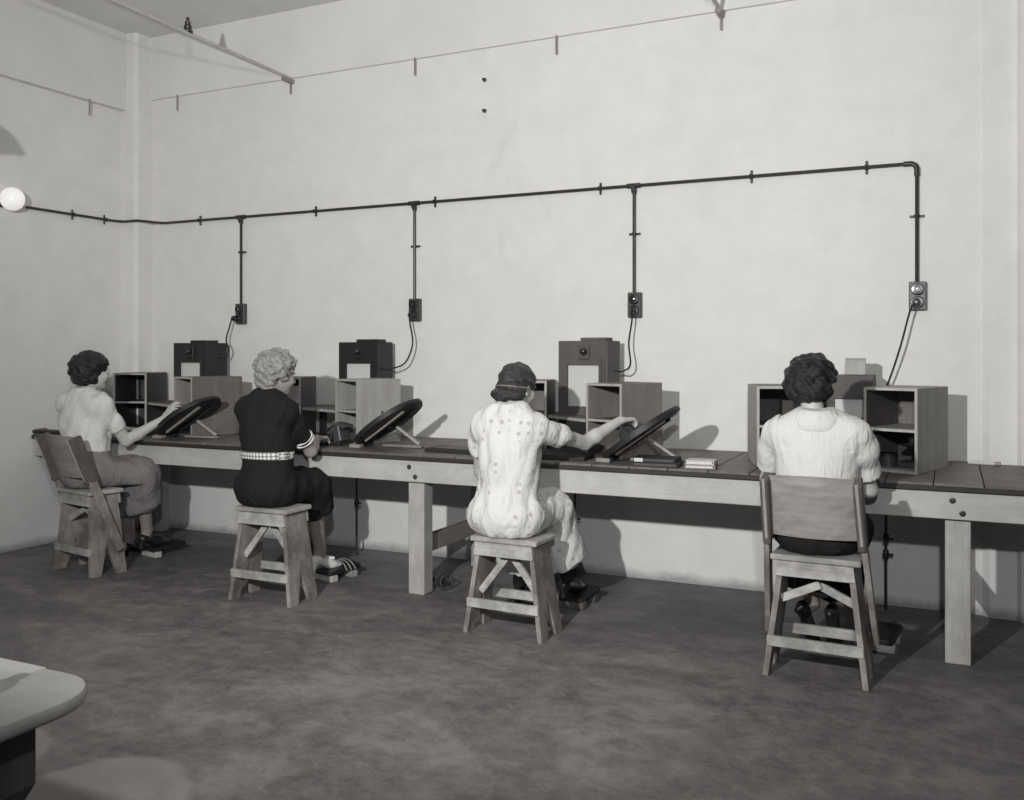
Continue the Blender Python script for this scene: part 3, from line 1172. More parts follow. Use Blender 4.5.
for lx in (-.60, .20):
    for ly in (.30, -.45):
        obj('leg', box(NB(), (lx, ly, (TZ - .25) / 2), (.08, .08, TZ - .25), None, .004), M['chair_post'], t)
t = empty('black_bottle', 'black rounded container cut off at the lower left edge, standing on the table', 'container', (-1.668, -4.385, TZ + .001), 0)
obj('body', lathe(NB(), [(.034, 0), (.036, .01), (.036, .05), (.028, .075), (.012, .085), (.012, .10), (0, .10)], None, 20), M['lb_black'], t, True)
obj('cap', lathe(NB(), [(.015, .098), (.015, .12), (0, .122)], None, 12), M['bakelite'], t, True)

# ------------------------------------------------------------------ figures: solids blended on a grid, then skinned
def V(*a):
    return np.array(a, dtype=np.float64)


class Solid:
    """signed distance solid: primitives blended on a voxel grid, surface by surface nets"""

    def __init__(s):
        s.ops = []

    def add(s, f, lo, hi, k=.02, mode='u'):
        s.ops.append((f, np.array(lo), np.array(hi), k, mode))
        return s

    def cap(s, a, b, ra, rb, k=.02, mode='u', sq=None):
        a, b = np.array(a, float), np.array(b, float)
        d = b - a
        L2 = max(d @ d, 1e-9)

        def f(X, Y, Z):
            t = np.clip(((X - a[0]) * d[0] + (Y - a[1]) * d[1] + (Z - a[2]) * d[2]) / L2, 0, 1)
            return np.sqrt((X - a[0] - t * d[0]) ** 2 + (Y - a[1] - t * d[1]) ** 2 + (Z - a[2] - t * d[2]) ** 2) - (ra + (rb - ra) * t)
        r = max(ra, rb)
        return s.add(f, np.minimum(a, b) - r, np.maximum(a, b) + r, k, mode)

    def cut(s, a, b, ra, rb, k=.02, round_start=True):
        """cone with a flat cut at b (sleeves, hems)"""
        a, b = np.array(a, float), np.array(b, float)
        d = b - a
        L = math.sqrt(d @ d)
        u = d / L

        def f(X, Y, Z):
            t = (X - a[0]) * u[0] + (Y - a[1]) * u[1] + (Z - a[2]) * u[2]
            tc = np.maximum(t, 0)
            q = np.sqrt((X - a[0] - tc * u[0]) ** 2 + (Y - a[1] - tc * u[1]) ** 2 + (Z - a[2] - tc * u[2]) ** 2)
            return np.maximum(q - (ra + (rb - ra) * np.clip(tc / L, 0, 1.1)), t - L)
        r = max(ra, rb)
        return s.add(f, np.minimum(a, b) - r, np.maximum(a, b) + r, k)

    def ell(s, c, r, rot=None, k=.02, mode='u'):
        c = np.array(c, float)
        r = np.array(r, float)
        m = np.eye(3) if rot is None else np.array(rot)   # columns = axes

        def f(X, Y, Z):
            x, y, z = X - c[0], Y - c[1], Z - c[2]
            px = x * m[0, 0] + y * m[1, 0] + z * m[2, 0]
            py = x * m[0, 1] + y * m[1, 1] + z * m[2, 1]
            pz = x * m[0, 2] + y * m[1, 2] + z * m[2, 2]
            k0 = np.sqrt((px / r[0]) ** 2 + (py / r[1]) ** 2 + (pz / r[2]) ** 2)
            k1 = np.sqrt((px / r[0] ** 2) ** 2 + (py / r[1] ** 2) ** 2 + (pz / r[2] ** 2) ** 2)
            return k0 * (k0 - 1) / np.maximum(k1, 1e-6)
        e = np.sqrt(((m * r[None, :]) ** 2).sum(1))
        return s.add(f, c - e, c + e, k, mode)

    def plane(s, p, nrm, lo, hi, k=.004):
        """remove what lies on the side nrm points to, inside the given bounds"""
        p, nrm = np.array(p, float), np.array(nrm, float)
        nrm = nrm / np.linalg.norm(nrm)

        def f(X, Y, Z):
            return (X - p[0]) * nrm[0] + (Y - p[1]) * nrm[1] + (Z - p[2]) * nrm[2]
        return s.add(f, lo, hi, k, 'i')

    def waves(s, amp, dirs, lo=None, hi=None):
        def f(X, Y, Z):
            o = 0
            for (dx, dy, dz, ph, a) in dirs:
                q = X * dx + Y * dy + Z * dz + ph
                o = o + a * (np.sin(q) if amp < .0035 else 1.3 - 2 * np.abs(np.sin(q * .5)))
            return o * amp
        return s.add(f, lo if lo is not None else (-9,) * 3, hi if hi is not None else (9,) * 3, 0, 'd')

    def mesh(s, name, h, mat, parent, origin, smooth=2):
        us = [o for o in s.ops if o[4] == 'u']
        lo = np.min([o[1] for o in us], 0) - 4 * h
        hi = np.max([o[2] for o in us], 0) + 4 * h
        nn = np.ceil((hi - lo) / h).astype(int) + 1
        F = np.full(nn, 1.0, np.float32)
        ax = [(lo[i] + h * np.arange(nn[i])) for i in range(3)]
        for f, a, b, k, mode in s.ops:
            m_ = k * 2.2 if mode == 'u' else k
            i0 = np.clip(np.floor((a - m_ - 3 * h - lo) / h).astype(int), 0, nn)
            i1 = np.clip(np.ceil((b + m_ + 3 * h - lo) / h).astype(int) + 1, 0, nn)
            if (i1 <= i0).any():
                continue
            sl = tuple(slice(p, q) for p, q in zip(i0, i1))
            X = ax[0][sl[0]][:, None, None]
            Y = ax[1][sl[1]][None, :, None]
            Z = ax[2][sl[2]][None, None, :]
            d = f(X, Y, Z)
            A = F[sl]
            if mode == 'd':
                F[sl] = A + d
            elif mode == 'u':
                if k > 0:
                    q = np.maximum(k - np.abs(A - d), 0) / k
                    F[sl] = np.minimum(A, d) - q * q * k * .25
                else:
                    F[sl] = np.minimum(A, d)
            else:
                if mode == 's':
                    d = -d
                if k > 0:
                    q = np.maximum(k - np.abs(A - d), 0) / k
                    F[sl] = np.maximum(A, d) + q * q * k * .25
                else:
                    F[sl] = np.maximum(A, d)
        return nets(name, F, lo, h, mat, parent, origin, smooth)


def nets(name, F, lo, h, mat, parent, origin, smooth):
    S = F < 0
    S[0] = S[-1] = False
    S[:, 0] = S[:, -1] = False
    S[:, :, 0] = S[:, :, -1] = False
    cs = [(i, j, k) for i in (0, 1) for j in (0, 1) for k in (0, 1)]
    nx, ny, nz = F.shape
    cnt = np.zeros((nx - 1, ny - 1, nz - 1), np.int8)
    for i, j, k in cs:
        cnt += S[i:nx - 1 + i, j:ny - 1 + j, k:nz - 1 + k]
    act = (cnt > 0) & (cnt < 8)
    idx = np.argwhere(act)
    vals = np.stack([F[idx[:, 0] + i, idx[:, 1] + j, idx[:, 2] + k] for i, j, k in cs], 1)
    sg = np.stack([S[idx[:, 0] + i, idx[:, 1] + j, idx[:, 2] + k] for i, j, k in cs], 1)
    ps = np.zeros((len(idx), 3))
    ct = np.zeros(len(idx))
    for a in range(8):
        for b in range(a + 1, 8):
            if sum(abs(cs[a][q] - cs[b][q]) for q in range(3)) != 1:
                continue
            m = sg[:, a] != sg[:, b]
            va, vb = vals[:, a], vals[:, b]
            t = np.where(m, va / np.where(np.abs(va - vb) < 1e-9, 1e-9, va - vb), 0)
            t = np.clip(t, 0, 1)
            p = np.array(cs[a])[None] + t[:, None] * (np.array(cs[b]) - np.array(cs[a]))[None]
            ps += p * m[:, None]
            ct += m
    verts = lo + h * (idx + ps / ct[:, None])
    vid = np.full(act.shape, -1, np.int64)
    vid[act] = np.arange(len(idx))
    faces = []
    for axis in range(3):
        a1, a2 = [(1, 2), (2, 0), (0, 1)][axis]
        sl0 = [slice(None)] * 3
        sl1 = [slice(None)] * 3
        sl0[axis] = slice(0, -1)
        sl1[axis] = slice(1, None)
        A, B = S[tuple(sl0)], S[tuple(sl1)]
        e = np.argwhere(A != B)
        ok = (e[:, a1] > 0) & (e[:, a2] > 0)
        for q in range(3):
            lim = act.shape[q]
            ok &= e[:, q] < lim
        e = e[ok]
        fl = A[tuple(e.T)]
        d1 = np.zeros(3, int)
        d1[a1] = 1
        d2 = np.zeros(3, int)
        d2[a2] = 1
        q = np.stack([vid[tuple((e - d1 - d2).T)], vid[tuple((e - d2).T)], vid[tuple(e.T)], vid[tuple((e - d1).T)]], 1)
        q[~fl] = q[~fl][:, ::-1]
        faces.append(q)
    faces = np.concatenate(faces)
    faces = faces[(faces >= 0).all(1)]
    nv = len(verts)
    for _ in range(smooth):
        acc = np.zeros((nv, 3))
        c = np.zeros(nv)
        for a, b in ((0, 1), (1, 2), (2, 3), (3, 0)):
            for u, v in ((a, b), (b, a)):
                for q in range(3):
                    acc[:, q] += np.bincount(faces[:, u], verts[faces[:, v], q], nv)
                c += np.bincount(faces[:, u], None, nv)
        verts = verts * .45 + .55 * acc / np.maximum(c, 1)[:, None]
    me = bpy.data.meshes.new(name)
    me.vertices.add(nv)
    me.vertices.foreach_set('co', (verts - np.array(origin)).astype(np.float32).ravel())
    nf = len(faces)
    me.loops.add(nf * 4)
    me.loops.foreach_set('vertex_index', faces.astype(np.int32).ravel())
    me.polygons.add(nf)
    me.polygons.foreach_set('loop_start', np.arange(0, nf * 4, 4, dtype=np.int32))
    me.polygons.foreach_set('use_smooth', np.ones(nf, bool))
    me.update(calc_edges=True)
    me.validate()
    me.materials.append(mat)
    o = bpy.data.objects.new(name, me)
    return link(o, parent)


def rotz(a):
    c, s_ = math.cos(a), math.sin(a)
    return np.array([[c, -s_, 0], [s_, c, 0], [0, 0, 1]])


def rotx(a):
    c, s_ = math.cos(a), math.sin(a)
    return np.array([[1, 0, 0], [0, c, -s_], [0, s_, c]])


def roty(a):
    c, s_ = math.cos(a), math.sin(a)
    return np.array([[c, 0, s_], [0, 1, 0], [-s_, 0, c]])


def unit(v):
    v = np.array(v, float)
    return v / np.linalg.norm(v)


def rot_about(v, axis, a):
    axis = unit(axis)
    return v * math.cos(a) + np.cross(axis, v) * math.sin(a) + axis * (axis @ v) * (1 - math.cos(a))


def hand(S, wrist, d, palm, thumb, curl=(25, 30, 20), tcurl=20, spread=.06, sc=1.0):
    """d = wrist to knuckles, palm = way the palm faces, thumb = side the thumb is on"""
    d = unit(d)
    palm = unit(np.array(palm) - d * (np.array(palm) @ d))
    th = np.array(thumb, float)
    th = unit(th - d * (th @ d) - palm * (th @ palm))
    axis = np.cross(d, palm)
    offs = (.029, .010, -.010, -.028)
    lens = (.068, .076, .070, .055)
    kn = []
    for i, (o, L) in enumerate(zip(offs, lens)):
        k = wrist + d * (.082 - .004 * abs(i - 1)) * sc + th * o * sc
        S.cap(wrist + th * o * .55 * sc + d * .008, k, .0135 * sc, .0110 * sc, .012)
        dd = unit(d + th * o * spread * 30)
        p = k
        ang = 0
        extra = i * 4
        for j, fr in enumerate((.45, .31, .24)):
            ang += R(curl[j] + extra)
            q = p + rot_about(dd, axis, ang) * L * fr * sc
            S.cap(p, q, (.0092 - .0009 * j) * sc, (.0084 - .0009 * j) * sc, .004)
            p = q
    p = wrist + d * .022 * sc + th * .020 * sc
    dd = unit(th * .75 + d * .75 + palm * .25)
    q = p + dd * .040 * sc
    S.cap(p, q, .0135 * sc, .0110 * sc, .010)
    d2 = unit(rot_about(dd, axis, R(tcurl)) + d * .25)
    r = q + d2 * .030 * sc
    S.cap(q, r, .0105 * sc, .0095 * sc, .004)
    S.cap(r, r + unit(d2 + d * .3) * .024 * sc, .0095 * sc, .0078 * sc, .004)


def shoe(name, ankle, toe_dir, mat, parent, origin, heel=.045, sc=1.0, bow=None, up=None):
    """court shoe around a foot: ankle = ankle joint, toe_dir = ankle to toe"""
    a = np.array(ankle, float)
    d = unit(toe_dir)
    u0 = np.array((0, 0, 1.0)) if up is None else np.array(up, float)
    sd = unit(np.cross(d, u0))
    u = np.cross(sd, d)
    S = Solid()
    P = lambda f, s_, z: a + d * f * sc + sd * s_ * sc + u * z * sc
    rot = np.stack([sd, d, u], 1)
    S.ell(P(-.015, 0, -.055), (.031 * sc, .042 * sc, .030 * sc), rot, .012)
    S.cap(P(-.01, 0, -.058), P(.11, 0, -.072), .027 * sc, .034 * sc, .02)
    S.ell(P(.13, 0, -.075), (.037 * sc, .062 * sc, .024 * sc), rot, .018)
    S.ell(P(.165, .0, -.079), (.028 * sc, .038 * sc, .019 * sc), rot, .015)
    S.cap(P(-.030, 0, -.070), P(-.030, 0, -.075 - heel), .022 * sc, .017 * sc, .010)
    # hollow of the mouth
    S.ell(P(.020, 0, -.018), (.026 * sc, .052 * sc, .026 * sc), rot, .006, 's')
    o = S.mesh(name, .005, mat, parent, origin, 1)
    if bow is not None:
        B = Solid()
        c = P(.085, 0, -.036)
        for s_ in (-1, 1):
            B.ell(c + sd * s_ * .024, (.024, .014, .012), np.stack([sd, d, u], 1), .006)
        B.ell(c, (.010, .010, .012), rot, .004)
        B.mesh('bow', .004, bow, o, origin, 1)
    return o


def person(label, base, cfg):
    """seated woman; joints are given in room coordinates, clothes are children of the figure"""
    t = empty('person', label, 'person', (base[0], base[1], 0))
    org = np.array((base[0], base[1], 0.0))
    s = cfg.get('seat', STZ)
    pel = np.array((base[0], base[1], s))
    A = rotz(cfg.get('hips', 0))
    lean = cfg.get('lean', 0)
    T = rotz(cfg.get('turn', 0)) @ rotx(-lean) @ roty(cfg.get('side', 0))
    top_off = np.array(cfg.get('shift', (0, 0, 0)), float)

    def tp(r, f, u):                     # torso frame; the trunk bends from the waist up
        v = T @ np.array((r, f, u - .16))
        return pel + np.array((0, 0, .16)) + v + top_off * max(0, min(1, (u - .1) / .3))

    def hp(r, f, u):
        return pel + A @ np.array((r, f, u))

    W = cfg.get('build', 1.0)
    th = cfg.get('torso', 1.0)

    def torso(S, e, hips=True, chest=True, cloth=False):
        if cloth:                        # clothes hang smoothly over back, waist and seat
            if hips:
                S.ell(hp(0, -.025, .10), (.178 * W + e, .135 * W + e, .125 + e), A, .05)
            S.ell(tp(0, -.004, .25 * th), (.136 * W + e, .108 * W + e, .17 + e), T, .06)
            if chest:
                S.ell(tp(0, -.012, .40 * th), (.150 * W + e, .110 * W + e, .165 + e), T, .06)
                S.ell(tp(0, .055, .385 * th), (.115 + e, .075 + e, .075 + e), T, .05)
                S.cap(tp(-.135, -.014, .522 * th), tp(.135, -.014, .522 * th), .052 + e, .052 + e, .06)
                for q in (-1, 1):
                    S.cap(tp(q * .125, -.018, .532 * th), tp(q * .02, -.022, .595 * th), .042 + e, .042 + e, .09)
            return
        if hips:
            S.ell(hp(0, -.01, .105), (.168 * W + e, .120 * W + e, .115 + e), A, .04)
            for q in (-1, 1):
                S.ell(hp(q * .075 * W, -.035, .09), (.085 * W + e, .09 * W + e, .085 + e), A, .04)
        S.ell(tp(0, 0, .25 * th), (.122 * W + e, .094 * W + e, .15 + e), T, .05)
        if chest:
            S.ell(tp(0, -.005, .40 * th), (.142 * W + e, .102 * W + e, .155 + e), T, .05)
            for q in (-1, 1):
                S.ell(tp(q * .068, .082, .385 * th), (.062 + e, .055 + e, .062 + e), T, .04)
            S.cap(tp(-.135, -.012, .525 * th), tp(.135, -.012, .525 * th), .050 + e, .050 + e, .04)
            for q in (-1, 1):
                S.cap(tp(q * .125, -.018, .535 * th), tp(q * .025, -.018, .60 * th), .040 + e, .040 + e, .03)
    nb = tp(0, -.012, .575 * th)
    HR = rotz(cfg.get('head_turn', 0)) @ rotx(-cfg.get('head_nod', 0)) @ roty(cfg.get('head_tilt', 0))
    hc = np.array(cfg['head'], float)

    def hd(r, f, u):
        return hc + HR @ np.array((r, f, u))

    shR, shL = tp(.165 * cfg.get('shw', 1), -.012, .522 * th), tp(-.165 * cfg.get('shw', 1), -.012, .522 * th)
    elR, elL, wrR, wrL = (np.array(cfg[k], float) for k in ('elR', 'elL', 'wrR', 'wrL'))
    hipR, hipL = hp(.085, .01, .09), hp(-.085, .01, .09)
    knR, knL, anR, anL = (np.array(cfg[k], float) for k in ('knR', 'knL', 'anR', 'anL'))

    # ---- body
    S = Solid()
    torso(S, -.016)
    S.cap(nb, hd(0, -.030, -.055), .047, .046, .02)
    S.ell(hd(0, -.008, .025), (.074, .093, .088), HR, .02)
    S.ell(hd(0, .030, -.040), (.060, .062, .076), HR, .03)
    S.ell(hd(0, .068, -.092), (.026, .022, .020), HR, .02)
    for q in (-1, 1):
        S.ell(hd(q * .036, .062, -.030), (.026, .026, .026), HR, .02)
        S.ell(hd(q * .032, .092, .006), (.018, .014, .013), HR, .010, 's')
        S.ell(hd(q * .030, .085, .022), (.022, .012, .007), HR, .008)
        S.ell(hd(q * .074, -.008, -.018), (.010, .018, .030), HR, .006)
        S.ell(hd(q * .080, -.002, -.016), (.006, .010, .016), HR, .004, 's')
    S.cap(hd(0, .090, .008), hd(0, .110, -.026), .008, .013, .010)
    for q in (-1, 1):
        S.ell(hd(q * .010, .100, -.030), (.008, .010, .008), HR, .006)
    S.cap(hd(-.018, .086, -.058), hd(.018, .086, -.058), .0070, .0070, .006)
    S.cap(hd(-.015, .083, -.069), hd(.015, .083, -.069), .0075, .0075, .006)
    for sh, el, wr in ((shR, elR, wrR), (shL, elL, wrL)):
        S.cap(sh, el, .045, .036, .03)
        m = el + (wr - el) * .3
        S.cap(el, m, .035, .036, .02)
        S.cap(m, wr, .036, .024, .02)
    hand(S, wrR, *cfg['handR'])
    hand(S, wrL, *cfg['handL'])
    for hi, kn, an in ((hipR, knR, anR), (hipL, knL, anL)):
        S.cap(hi, kn, .074, .054, .04)
        m = kn + (an - kn) * .32 + A @ np.array((0, -.018, 0))
        S.cap(kn, m, .050, .052, .03)
        S.cap(m, an, .050, .033, .03)
    for an, td in ((anR, cfg['toeR']), (anL, cfg['toeL'])):
        d = unit(td)
        sd = unit(np.cross(d, (0, 0, 1)))
        u = np.cross(sd, d)
        S.cap(an, an - d * .012 - u * .045, .030, .020, .02)
        S.cap(an - u * .048, an + d * .12 - u * .072, .020, .016, .02)
    body = S.mesh('body', .006, M[cfg.get('skin', 'skin')], t, org, 2)
    if cfg.get('stocking'):
        K = Solid()
        for kn, an, td in ((knR, anR, cfg['toeR']), (knL, anL, cfg['toeL'])):
            m = kn + (an - kn) * .32 + A @ np.array((0, -.018, 0))
            K.cap(kn, m, .0525, .0545, .03)
            K.cap(m, an, .0525, .0355, .03)
            d = unit(td)
            sd = unit(np.cross(d, (0, 0, 1)))
            u = np.cross(sd, d)
            K.cap(an, an - d * .012 - u * .045, .0335, .0225, .02)
            K.cap(an - u * .048, an + d * .12 - u * .072, .0225, .0185, .02)
        K.mesh('stockings', .007, M[cfg['stocking']], t, org, 2)
    # eyes
    bm = NB()
    for q in (-1, 1):
        bmesh.ops.create_uvsphere(bm, u_segments=12, v_segments=8, radius=.0105, matrix=Matrix.Translation(Vector(hd(q * .032, .0755, .006) - org)))
    obj('eyes', bm, M['eye'], t, True)
    bm = NB()
    for q in (-1, 1):
        bmesh.ops.create_uvsphere(bm, u_segments=10, v_segments=6, radius=.006, matrix=Matrix.Translation(Vector(hd(q * .032, .0810, .005) - org)))
    obj('pupils', bm, M['leather'], t, True)
    B = Solid()
    for q in (-1, 1):
        B.cap(hd(q * .018, .097, .024), hd(q * .044, .084, .025), .0030, .0022, .002)
    B.mesh('eyebrows', .002, M[cfg['hair_mat']], t, org, 0)

    # ---- clothes
    e = .013
    sk = cfg['skirt']
    rr = random.Random(cfg['seed'])

    def folds(amp, n, kx, kz):
        return [(rr.uniform(-kx, kx), rr.uniform(-kx, kx), rr.uniform(-kz, kz), rr.uniform(0, 6), rr.uniform(.5, 1)) for _ in range(n)]

    def sleeves(G):
        fr = cfg.get('sleeve', .62)
        r0, r1 = cfg.get('sleeve_r', (.058, .055))
        for sh, el in ((shR, elR), (shL, elL)):
            G.cut(sh, sh + (el - sh) * fr, r0, r1, .03)
            if cfg.get('puff'):
                G.ell(sh + (el - sh) * .18, (.068, .070, .064), None, .03)

    def neckcut(G):
        n0, n1 = tp(0, .012, .625 * th), hd(0, .0, 0)
        G.cap(n0, n1, .058, .066, .006, 's')
        G.plane(tp(0, -.01, .655 * th), T @ np.array((0, -.25, 1.0)), hd(-.3, -.3, -.3), hd(.3, .3, .3))

    def skirt(G):
        for hi, kn in ((hipR, knR), (hipL, knL)):
            G.cap(hi, kn, .094, .074 + e, .05)
        G.cap((hipR + hipL) / 2, (knR + knL) / 2, .090, .070, .06)
        G.cap((hipR * .7 + hipL * .3), (knR * .7 + knL * .3), .092, .072, .05)
        G.cap((hipR * .3 + hipL * .7), (knR * .3 + knL * .7), .092, .072, .05)
        hem = sk['hem']
        for w in (1.0, .8, .6, .4, .2, 0.0):
            kn = knR * w + knL * (1 - w)
            an = anR * w + anL * (1 - w)
            end = kn + (an - kn) * hem
            end = end + (end - (kn + (an - kn) * .0)) * 0 + (knR - knL) / 2 * (w - .5) * sk.get('flare', .5)
            G.cut(kn + np.array((0, -.01, -.005)), end, .076 + e, sk.get('r', .082), .07)

    if sk['kind'] == 'dress':
        G = Solid()
        torso(G, e, cloth=True)
        sleeves(G)
        skirt(G)
        G.waves(cfg.get('fold', .0036), folds(1, 6, 60, 34))
        neckcut(G)
        G.plane((pel[0], pel[1], s + .003), (0, 0, -1), (pel[0] - .3, pel[1] - .2, s - .2), (pel[0] + .3, pel[1] + .16, s + .03))
        dress = G.mesh('dress', .0075, M[cfg['top_mat']], t, org, 2)
    else:
        G = Solid()
        skirt(G)
        torso(G, e + .003, True, False, True)
        G.waves(cfg.get('fold', .0040), folds(1, 6, 60, 22))
        G.plane(tp(0, 0, .235), T @ np.array((0, 0, 1.0)), pel + (-.4, -.4, .12), pel + (.4, .4, .62))
        G.plane((pel[0], pel[1], s + .003), (0, 0, -1), (pel[0] - .3, pel[1] - .2, s - .2), (pel[0] + .3, pel[1] + .16, s + .03))
        G.mesh('skirt', .008, M[sk['mat']], t, org, 2)
        G = Solid()
        torso(G, e + .001, False, True, True)
        G.ell(tp(0, -.002, .20), (.128 * W + e + .004, .102 * W + e + .004, .08), T, .04)
        sleeves(G)
        G.waves(cfg.get('fold', .0036), folds(1, 6, 56, 40))
        neckcut(G)
        G.plane(tp(0, 0, .215), T @ np.array((0, 0, -1.0)), pel + (-.4, -.4, -.1), pel + (.4, .4, .25))
        G.mesh('blouse', .0075, M[cfg['top_mat']], t, org, 2)
    if cfg.get('belt'):
        G = Solid()
        torso(G, e + .007, cloth=True)
        z = .285
        G.plane(tp(0, 0, z + .022), T @ np.array((0, 0, 1.0)), pel - 1, pel + 1, .002)
        G.plane(tp(0, 0, z - .022), T @ np.array((0, 0, -1.0)), pel - 1, pel + 1, .002)
        G.mesh('belt', .006, M[cfg['belt']], t, org, 1)
    if cfg.get('collar'):
        G = Solid()
        torso(G, e + .007, False, True, True)
        G.ell(tp(0, -.02, .575 * th), (.125, .105, .085), T, .004, 'i')
        neckcut(G)
        G.mesh('collar', .006, M[cfg['collar']], t, org, 1)
    if cfg.get('cuff'):
        fr = cfg.get('sleeve', .62)
        r1 = cfg['sleeve_r'][1]
        for off in (.0, .022):
            for sh, el in ((shR, elR), (shL, elL)):
                G = Solid()
                u = unit(el - sh)
                b = sh + (el - sh) * fr - u * off
                G.cut(b - u * .008, b, r1 + .007, r1 + .007, .0)
                G.plane(b - u * .008, -u, b - .2, b + .2, .001)
                G.mesh('sleeve_band', .004, M[cfg['cuff']], t, org, 1)

    # ---- hair
    H = Solid()
    hm = cfg['hair']
    rr = random.Random(cfg['seed'] + 50)
    if hm == 'curly':
        H.ell(hd(0, -.022, .034), (.091, .106, .092), HR, .01)
        for i in range(150):
            z = 1 - 2 * (i + .5) / 150
            a = i * 2.39996
            q = math.sqrt(1 - z * z)
            x, y = q * math.cos(a), q * math.sin(a)
            if z < -.62 or (y > .35 and z < .45) or (y > .1 and z < -.25):
                continue
            c = hd(x * .093, -.022 + y * .106, .030 + z * .093)
            H.ell(c, [rr.uniform(.019, .029)] * 3, None, .008)
        H.ell(hd(0, -.070, -.060), (.080, .050, .052), HR, .03)
        H.waves(.003, folds(1, 8, 190, 190))
    elif hm == 'wavy':                     # short dark hair in loose soft curls, fuller at the nape
        H.ell(hd(0, -.020, .032), (.088, .106, .092), HR, .01)
        H.ell(hd(0, -.058, -.045), (.096, .068, .062), HR, .04)
        for i in range(70):
            z = 1 - 2 * (i + .5) / 70
            a = i * 2.39996
            q = math.sqrt(1 - z * z)
            x, y = q * math.cos(a), q * math.sin(a)
            if z < -.88 or (y > .45 and z < .35) or (y > .25 and z < -.1):
                continue
            flare = 1.0 + .10 * max(0, -z)
            c = hd(x * .086 * flare, -.022 + y * .100 * flare, .012 + z * .097)
            R1 = rr.uniform(.019, .028)
            ax = unit((rr.uniform(-1, 1), rr.uniform(-1, 1), rr.uniform(-.4, .4))) * .014
            H.cap(c - ax, c + ax, R1, R1 * .9, .016)
        H.waves(.0016, [(150, 40, 130, .5, 1.0), (-120, 130, 60, 2, .8), (210, -120, 240, 0, .6)])
    else:                                  # smooth crown, low roll from ear to ear
        H.ell(hd(0, -.014, .034), (.086, .108, .093), HR, .02)
        H.ell(hd(0, -.050, -.030), (.084, .070, .060), HR, .03)
        pts = []
        for i in range(13):
            a = R(-14 - 152 * i / 12)
            pts.append(hd(.080 * math.cos(a), -.038 + .076 * math.sin(a), -.046 - .018 * math.sin(math.pi * i / 12)))
        for i in range(12):
            w_ = .017 + .015 * math.sin(math.pi * (i + .5) / 12)
            H.cap(pts[i], pts[i + 1], w_, w_, .008)
        u = HR @ np.array((0, .2, 1.0))
        H.waves(.0030, [(u[0] * 120, u[1] * 120, u[2] * 120, .5, 1.0), (140, 40, 60, 1, .5), (-120, 150, 30, 2, .5)])
    # keep the face free
    H.ell(hd(0, .098, -.055), (.066, .074, .104), HR, .010, 's')
    if hm == 'roll':
        for q in (-1, 1):
            H.ell(hd(q * .082, .004, -.022), (.022, .024, .036), HR, .008, 's')
    ho = H.mesh('hair', .005, M[cfg['hair_mat']], t, org, 1)
    if hm == 'roll':
        bm = NB()
        P = []
        for i in range(17):
            a = R(2 - 184 * i / 16)
            P.append(Vector(hd(.0895 * math.cos(a), -.018 + .112 * math.sin(a), -.006 - .012 * math.sin(math.pi * i / 16)) - org))
        tube(bm, P, .0035, 6)
        obj('hair_band', bm, M['strap'], ho, True)

    # ---- shoes
    for an, td, nm in ((anR, cfg['toeR'], 'shoe'), (anL, cfg['toeL'], 'shoe')):
        shoe(nm, an, td, M[cfg['shoe']], t, org, cfg.get('heel', .04), 1.0, M[cfg['bow']] if cfg.get('bow') else None)
    return t


DN = (0, 0, -1)
person('dark haired woman in a white blouse and grey skirt seated in the far left corner', (-5.05, -1.252), dict(
    seat=STH, seed=1, hips=R(-8), turn=R(0), lean=R(2), shift=(-.045, 0, 0), torso=1.0, build=1.02, head=(-5.075, -1.205, 1.275), head_turn=R(-20), head_nod=R(8),
    elR=(-4.895, -1.10, .815), wrR=(-4.735, -.93, .955), handR=((.06, .03, .10), (.5, .9, -.1), (-.6, .4, .5), (12, 22, 18), 15),
    elL=(-5.27, -1.06, .87), wrL=(-5.17, -.86, .865), handL=((.25, 1, -.05), DN, (1, 0, 0), (10, 15, 12)),
    knR=(-4.84, -1.00, .590), knL=(-5.03, -.99, .590), anR=(-4.95, -.87, .185), anL=(-5.12, -.86, .115), toeR=(.03, 1, -.18), toeL=(-.05, 1, -.12),
    skirt=dict(kind='skirt', hem=.52, mat='skirt', r=.085), top_mat='blouse', sleeve=.66, sleeve_r=(.060, .056), hair='wavy', hair_mat='hair_dark', shoe='leather', stocking='stocking', fold=.004))

person('fair curly haired woman in a black dress with a checked white belt', (-3.515, -1.335), dict(
    seat=STH, seed=2, hips=R(-6), turn=R(-2), lean=R(2), shift=(-.015, 0, 0), build=1.02, torso=1.02, shw=.86, head=(-3.545, -1.215, 1.270), head_turn=R(-22), head_nod=R(12),
    elR=(-3.40, -1.10, .818), wrR=(-3.52, -.88, .868), handR=((-.15, 1, .0), DN, (-1, 0, 0), (20, 25, 20)),
    elL=(-3.71, -1.05, .855), wrL=(-3.63, -.86, .868), handL=((.2, 1, 0), DN, (1, 0, 0), (20, 25, 20)),
    knR=(-3.44, -1.005, .590), knL=(-3.60, -1.00, .590), anR=(-3.485, -.895, .185), anL=(-3.63, -.84, .115), toeR=(.16, .9, -.22), toeL=(.0, 1, -.12),
    skirt=dict(kind='dress', hem=.36, r=.082), top_mat='black_dress', sleeve=.72, sleeve_r=(.060, .057), cuff='trim', belt='belt', hair='curly', hair_mat='hair_blonde',
    shoe='white_leather', bow='white_leather', skin='skin_tan', stocking='stocking'))

